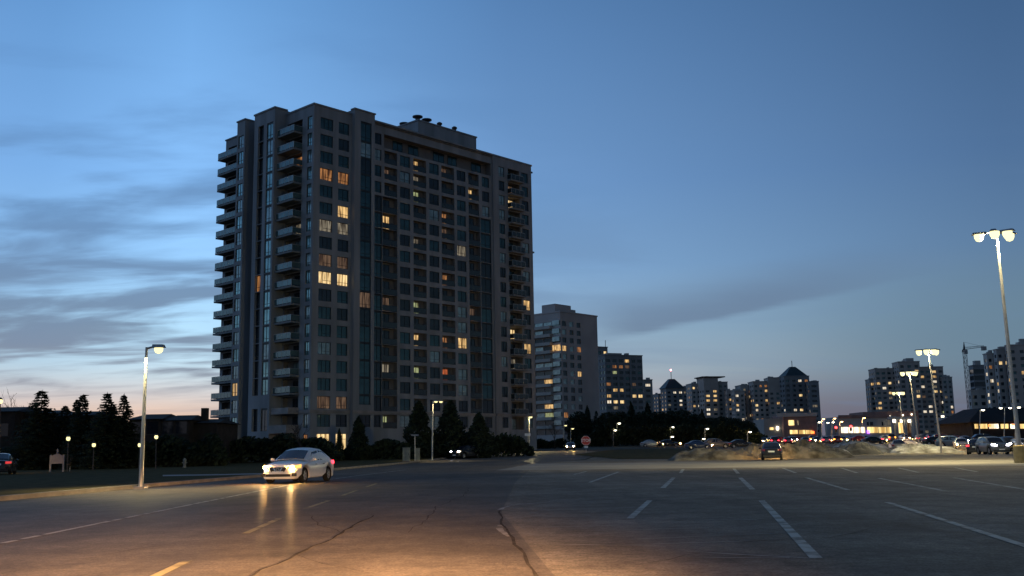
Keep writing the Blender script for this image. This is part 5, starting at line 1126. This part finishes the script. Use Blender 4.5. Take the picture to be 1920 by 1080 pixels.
        for i, x in enumerate(xs):
            f = i / 5; y = nose(x, 1) + .025 - .03 * f; up_.append((sg * (x + .012), y - .03, zl_ + .035 + .11 * f)); dn_.append((sg * (x + .02), y + .02, zl_ - .055 + .045 * f))
        for i in range(5): mb.face([dn_[i], dn_[i + 1], up_[i + 1], up_[i]])
        mb.face([dn_[-1], (sg * .80, nose(.83, 1) - .1, zl_ + .06), up_[-1]])
        mb.build('headlight', M['lens_off'], root)
        zt_ = .82 if kind == 'sedan' else .95; xs = [.50, .60, .70, .78, .83]; mb = MB(); up_, dn_ = [], []
        for i, x in enumerate(xs):
            y = nose(x, -1) - .02; up_.append((sg * (x + .015), y + .02, zt_ + .10)); dn_.append((sg * (x + .02), y - .015, zt_ - .07 + .02 * i / 4))
        for i in range(4): mb.face([dn_[i], dn_[i + 1], up_[i + 1], up_[i]])
        mb.face([dn_[-1], (sg * .845, nose(.83, -1) + .22, zt_ + .05), up_[-1]]); mb.build('tail_light', M['lens_red_off'], root)
        mb = MB()
        for yh in (.25, -.62): mb.box(min(sg * .885, sg * .865), max(sg * .885, sg * .865), yh - .11, yh + .11, lerp_tab(s['sh'], yh) - .16, lerp_tab(s['sh'], yh) - .13)
        mb.build('door_handle', M['chrome'], root)
        mb = MB()
        xf = .64; yf = nose(xf, 1) + .012; mb.box(min(sg * .55, sg * .76), max(sg * .55, sg * .76), yf - .12, yf + .02, .30, .43); mb.build('fog_bezel', M['trim_black'], root)
    zg = .62 if kind == 'sedan' else .80
    mb = MB(); mb.face([(-.40, nose(.4, 1) + .02, zg + .05), (.40, nose(.4, 1) + .02, zg + .05), (.28, L_ + .03, zg - .14), (-.28, L_ + .03, zg - .14)]); mb.face([(-.40, nose(.4, 1) - .06, zg + .07), (.40, nose(.4, 1) - .06, zg + .07), (.40, nose(.4, 1) + .02, zg + .05), (-.40, nose(.4, 1) + .02, zg + .05)]); gr = mb.build('grille', M['trim_black'], root)
    mb = MB()
    for sg in (1, -1): mb.face([(sg * .22, L_ + .036, zg + .045), (sg * .17, L_ + .036, zg + .045), (sg * .07, L_ + .042, zg - .10), (sg * .11, L_ + .042, zg - .12)])
    mb.lathe([(.045, -.01), (.075, -.01), (.075, .01), (.045, .01)], 14); em = MB(); em.v = mb.v[:8]; em.f = mb.f[:2]; em.m = mb.m[:2]
    ring = MB(); ring.lathe([(.045, .0), (.075, .0)], 16); em.add(ring, Matrix.Translation((0, L_ + .046, zg - .03)) @ Matrix.Rotation(R(-90), 4, 'X')); em.build('emblem', M['chrome'], gr)
    mb = MB(); mb.box(-.55, .55, L_ - .14, L_ + .012, .29, .40); mb.build('lower_intake', M['trim_black'], root)
    mb = MB(); mb.box(-.62, .62, L_ - .16, L_ + .03, .235, .275); mb.build('front_lip', M['car_grey'], root)
    mb = MB(); mb.box(-.26, .26, L_ + .02, L_ + .035, .42, .52); mb.build('front_plate', M['plate_white'], root)
    mb = MB(); zp = .72 if kind == 'sedan' else .80; mb.box(-.26, .26, -L_ - .03, -L_ + .01, zp - .06, zp + .07); mb.build('rear_plate', M['plate_white'], root)
    mb = MB(); mb.box(-.68, .68, -L_ - .02, -L_ + .15, .24, .42); mb.build('rear_bumper_trim', M['trim_black'], root)
    return root
PROTO = {k: car_proto(k) for k in SPEC}
used = {k: False for k in SPEC}
def car(label, loc, heading, kind='sedan', paint='car_grey', head=None, tail=None, group='vehicles', name='parked_car', cat='car', indicator=False):
    """heading: direction of the nose, radians from +Y towards +X"""
    r = PROTO[kind] if not used[kind] else copy_tree(PROTO[kind]); used[kind] = True
    r.name = name; r.location = loc; r.rotation_euler = (math.atan(SLOPE) if loc[1] > Y0 and abs(heading) < 1 else 0, 0, -heading); tag(r, label, cat, group)
    def setm(o, m): 
        if o.data and o.material_slots: o.material_slots[0].link = 'OBJECT'; o.material_slots[0].material = M[m]
    for o in r.children:
        n = o.name.split('.')[0]
        if n in ('body', 'mirror', 'front_lip'): setm(o, paint)
        elif n == 'headlight': setm(o, head or 'lens_off')
        elif n == 'tail_light': setm(o, tail or 'lens_red_off')
    return r
# white car coming towards us
WH = R(11 + 180); ax = Vector((math.sin(WH), math.cos(WH), 0)); WC = Vector((-9.55, 45.6, 0))
wc = car('white sedan with glowing amber headlights driving towards the camera on the road', WC, WH, 'sedan', 'car_white', 'headlight_warm', 'tail_bright', None, 'sedan_car')
def bulbs(c, m, r_, z_, y_, x_=.60):
    for o in [o for o in c.children if o.name.startswith('headlight')]:
        sg = 1 if sum(v.co.x for v in o.data.vertices) > 0 else -1
        k = MB(); k.lathe([(.005, -r_), (r_ * .8, -r_ * .5), (r_, 0), (r_ * .8, r_ * .5), (.005, r_)], 10); k.build('bulb', M[m], o, (sg * x_, y_, z_), smooth=True)
bulbs(wc, 'bulb_warm', .075, .675, 2.25)
for sx in (-.62, .62): spot(wc, 'headlight_beam', (sx, 2.45, .66), (sx, 12, .0), 400, (1, .66, .30), 60, .9, .06)
car('black sedan parked tail-on against the brown snow heap', foot(1447, 87.5), R(15), 'sedan', 'car_black', None, 'lens_red_off', None)
car('dark sport utility car facing us with bluish white headlights on, at the right', foot(1861, 99), R(180 + 4), 'suv', 'car_grey', 'headlight_cool', None, None, 'sport_utility_car')
car('small dark car with faint red tail lights beside the lit-up sport utility car', foot(1832, 103), R(28), 'sedan', 'car_black', None, 'tail_red', None)
bulbs([o for o in bpy.data.objects if o.get('label', '').startswith('dark sport utility car facing')][0], 'bulb_cool', .12, .90, 2.2, .62)
vn = car('black sport utility car with small lit headlights parked under the cedars', foot(874, 132) + Vector((0, 0, .0)), R(218), 'suv', 'car_black', 'headlight_far', None, None, 'sport_utility_car')
CG = 'cars in the far lot and traffic'
cars = [
 (1686, 126, 20, 'sedan', 'car_grey', None, None, 'grey car half hidden behind the left end of the long pale snow bank'), (1703, 133, 90, 'sedan', 'car_white', None, None, 'pale car roof showing just over the long pale bank'), (1892, 118, 185, 'suv', 'car_black', None, None, 'black car parked right behind the lit-up sport utility car'), (1915, 116, 182, 'sedan', 'car_silver', None, None, 'silver car at the right edge behind the lamp footing'),
 (1803, 135, 200, 'sedan', 'car_silver', None, 'indicator', 'silver car with one orange light, left of the lit-up sport utility car'), (1787, 150, 120, 'suv', 'car_blue', None, None, 'dark boxy car left of the silver one with an orange light'), (1757, 170, 100, 'sedan', 'car_black', None, None, 'dark low car behind the long pale bank'), (1725, 215, 8, 'sedan', 'car_grey', None, 'tail_bright', 'car showing bright red tail lights below the portico'),
 (1658, 215, 6, 'sedan', 'car_grey', None, 'tail_bright', 'car showing red tail lights below the yellow storefront'), (1640, 200, 95, 'sedan', 'car_black', None, None, 'long dark car crossing below the storefronts'), (1730, 235, 180, 'sedan', 'car_red', 'headlight_far', None, 'oncoming car with small headlights near the red signals'), (1580, 225, 185, 'sedan', 'car_grey', 'headlight_far', None, 'oncoming car with white headlights, rightmost before the storefront'),
 (1547, 222, 5, 'sedan', 'car_grey', None, 'tail_bright', 'car with red tail lights right of the brick shop'), (1532, 226, 185, 'sedan', 'car_black', 'headlight_far', None, 'oncoming car with white headlights at the corner of the brick shop'), (1487, 224, 185, 'suv', 'car_grey', 'headlight_far', None, 'oncoming car with brightest headlights below the yellow shop row'), (1476, 218, 5, 'sedan', 'car_red', None, 'tail_bright', 'car braking with red lights above the parked black sedan'),
 (1445, 222, 5, 'sedan', 'car_grey', None, 'indicator', 'car with orange tail lights left of the braking car'), (1500, 230, 90, 'sedan', 'car_red', None, None, 'reddish car side-on below the shop windows'), (1462, 232, 90, 'suv', 'car_red', None, None, 'dark red boxy car side-on behind the braking car'), (1434, 236, 185, 'sedan', 'car_black', 'headlight_far', None, 'oncoming car with small lights next to the evergreen belt'),
 (1555, 236, 5, 'sedan', 'car_grey', None, 'tail_bright', 'car with red tail lights under the left red signal'), (1600, 240, 90, 'sedan', 'car_silver', None, None, 'pale car side-on before the white storefront'), (1614, 236, 90, 'sedan', 'car_red', None, None, 'red car side-on right of the pale one at the storefront'), (1770, 200, 90, 'suv', 'car_red', None, None, 'dark red boxy car left of the cream building'), (1796, 190, 95, 'sedan', 'car_red', None, None, 'red car side-on below the cream building'),
 (1850, 178, 95, 'suv', 'car_black', None, None, 'dark car side-on under the restaurant windows'), (1255, 210, 95, 'sedan', 'car_black', None, None, 'dark car side-on under the amber low lights'), (1310, 175, 95, 'sedan', 'car_blue', None, None, 'dark blue car side-on, left behind the low brown heap'), (1345, 180, 95, 'suv', 'car_grey', None, None, 'dark boxy car behind the low brown heap, right of the blue one'), (1390, 178, 95, 'sedan', 'car_black', None, None, 'dark car under the last slim lamp'),
 (1452, 210, 8, 'suv', 'car_black', None, 'tail_bright', 'boxy car braking with red lights left of the parked black sedan'), (1510, 214, 6, 'sedan', 'car_grey', None, 'tail_bright', 'car with red tail lights right above the brown heap crest'), (1523, 238, 4, 'suv', 'car_red', None, 'indicator', 'boxy car with orange tail lights at the corner of the brick shop'),
 (1568, 214, 6, 'suv', 'car_red', None, 'indicator', 'boxy car with orange tail lights under the left red signal'), (1590, 250, 4, 'sedan', 'car_black', None, 'tail_bright', 'car with red tail lights between the two red signals'), (1626, 246, 184, 'sedan', 'car_grey', 'headlight_far', None, 'oncoming car with headlights under the purple sign'), (1670, 242, 5, 'suv', 'car_grey', None, 'indicator', 'boxy car with orange lights left of the portico'),
 (1697, 246, 184, 'sedan', 'car_silver', 'headlight_far', None, 'oncoming car with headlights in front of the portico'), (1745, 240, 5, 'sedan', 'car_red', None, 'tail_bright', 'car with red tail lights right of the portico'), (1780, 226, 6, 'sedan', 'car_red', None, 'tail_red', 'dim red car left of the restaurant roof'), (1812, 170, 184, 'sedan', 'car_grey', 'headlight_far', None, 'oncoming car with headlights below the left end of the restaurant'),
 (1222, 212, 95, 'sedan', 'car_silver', None, None, 'dull silver car under the evergreens, left of the amber low lights'), (1070, 190, 185, 'sedan', 'car_black', 'headlight_far', None, 'dark car with pinpoint headlights left of the stop sign')]
for px, Y, hd, kind, paint, hl, tl, lab in cars: car(lab, foot(px, Y), R(hd), kind, paint, hl, tl, CG)
car('dark car at the left picture edge with its red tail lights on', foot(4, 74) + Vector((0, 0, .13)), R(-20), 'sedan', 'car_black', None, 'tail_dim', None)
# low amber garden lights under the evergreens
for i, px in enumerate((1231, 1238, 1244)):
    p = foot(px, 228); t = thing('garden_light', ('left', 'middle', 'right')[i] + ' one of three amber low lights under the evergreens', 'garden light', p, 0, 'three amber low lights'); h = at(px, 831, 228).z - p.z
    mb = MB(); mb.tube([(0, 0, 0), (0, 0, h - .3)], .06, 6); mb.build('post', M['metal_dark'], t); mb = MB(); mb.lathe([(.01, -.3), (.25, -.3), (.28, .2), (.01, .3)], 8, 0, (0, 0, h)); mb.build('lens', M['lamp_sodium'], t)

# beam of the car we sit in
for sx in (-.6, .6):
    o = spot(None, 'own_headlight', (sx, 1.6, .65), (sx - 2.3, 9.5, -.33), 150000, (1, .54, .24), 14.5, 1.0, .08); o.scale = (4.0, 1, 1)
    o = spot(None, 'own_headlight', (sx, 1.6, .65), (sx - 2.2, 9.5, -.30), 20000, (1, .50, .22), 14.5, 1.0, .08); o.scale = (5.6, 1, 1)

# ------------------------------------------------------------------ render settings
SC.view_settings.view_transform = 'Standard'; SC.view_settings.look = 'None'; SC.view_settings.exposure = 0; SC.view_settings.gamma = 1
SC.render.engine = 'CYCLES'
try:
    SC.cycles.use_denoising = True; SC.cycles.denoiser = 'OPENIMAGEDENOISE'
except Exception as ex: print('denoise', ex)
SC.cycles.sample_clamp_indirect = 3.0; SC.cycles.max_bounces = 5; SC.cycles.diffuse_bounces = 2; SC.cycles.glossy_bounces = 3
SC.render.film_transparent = False
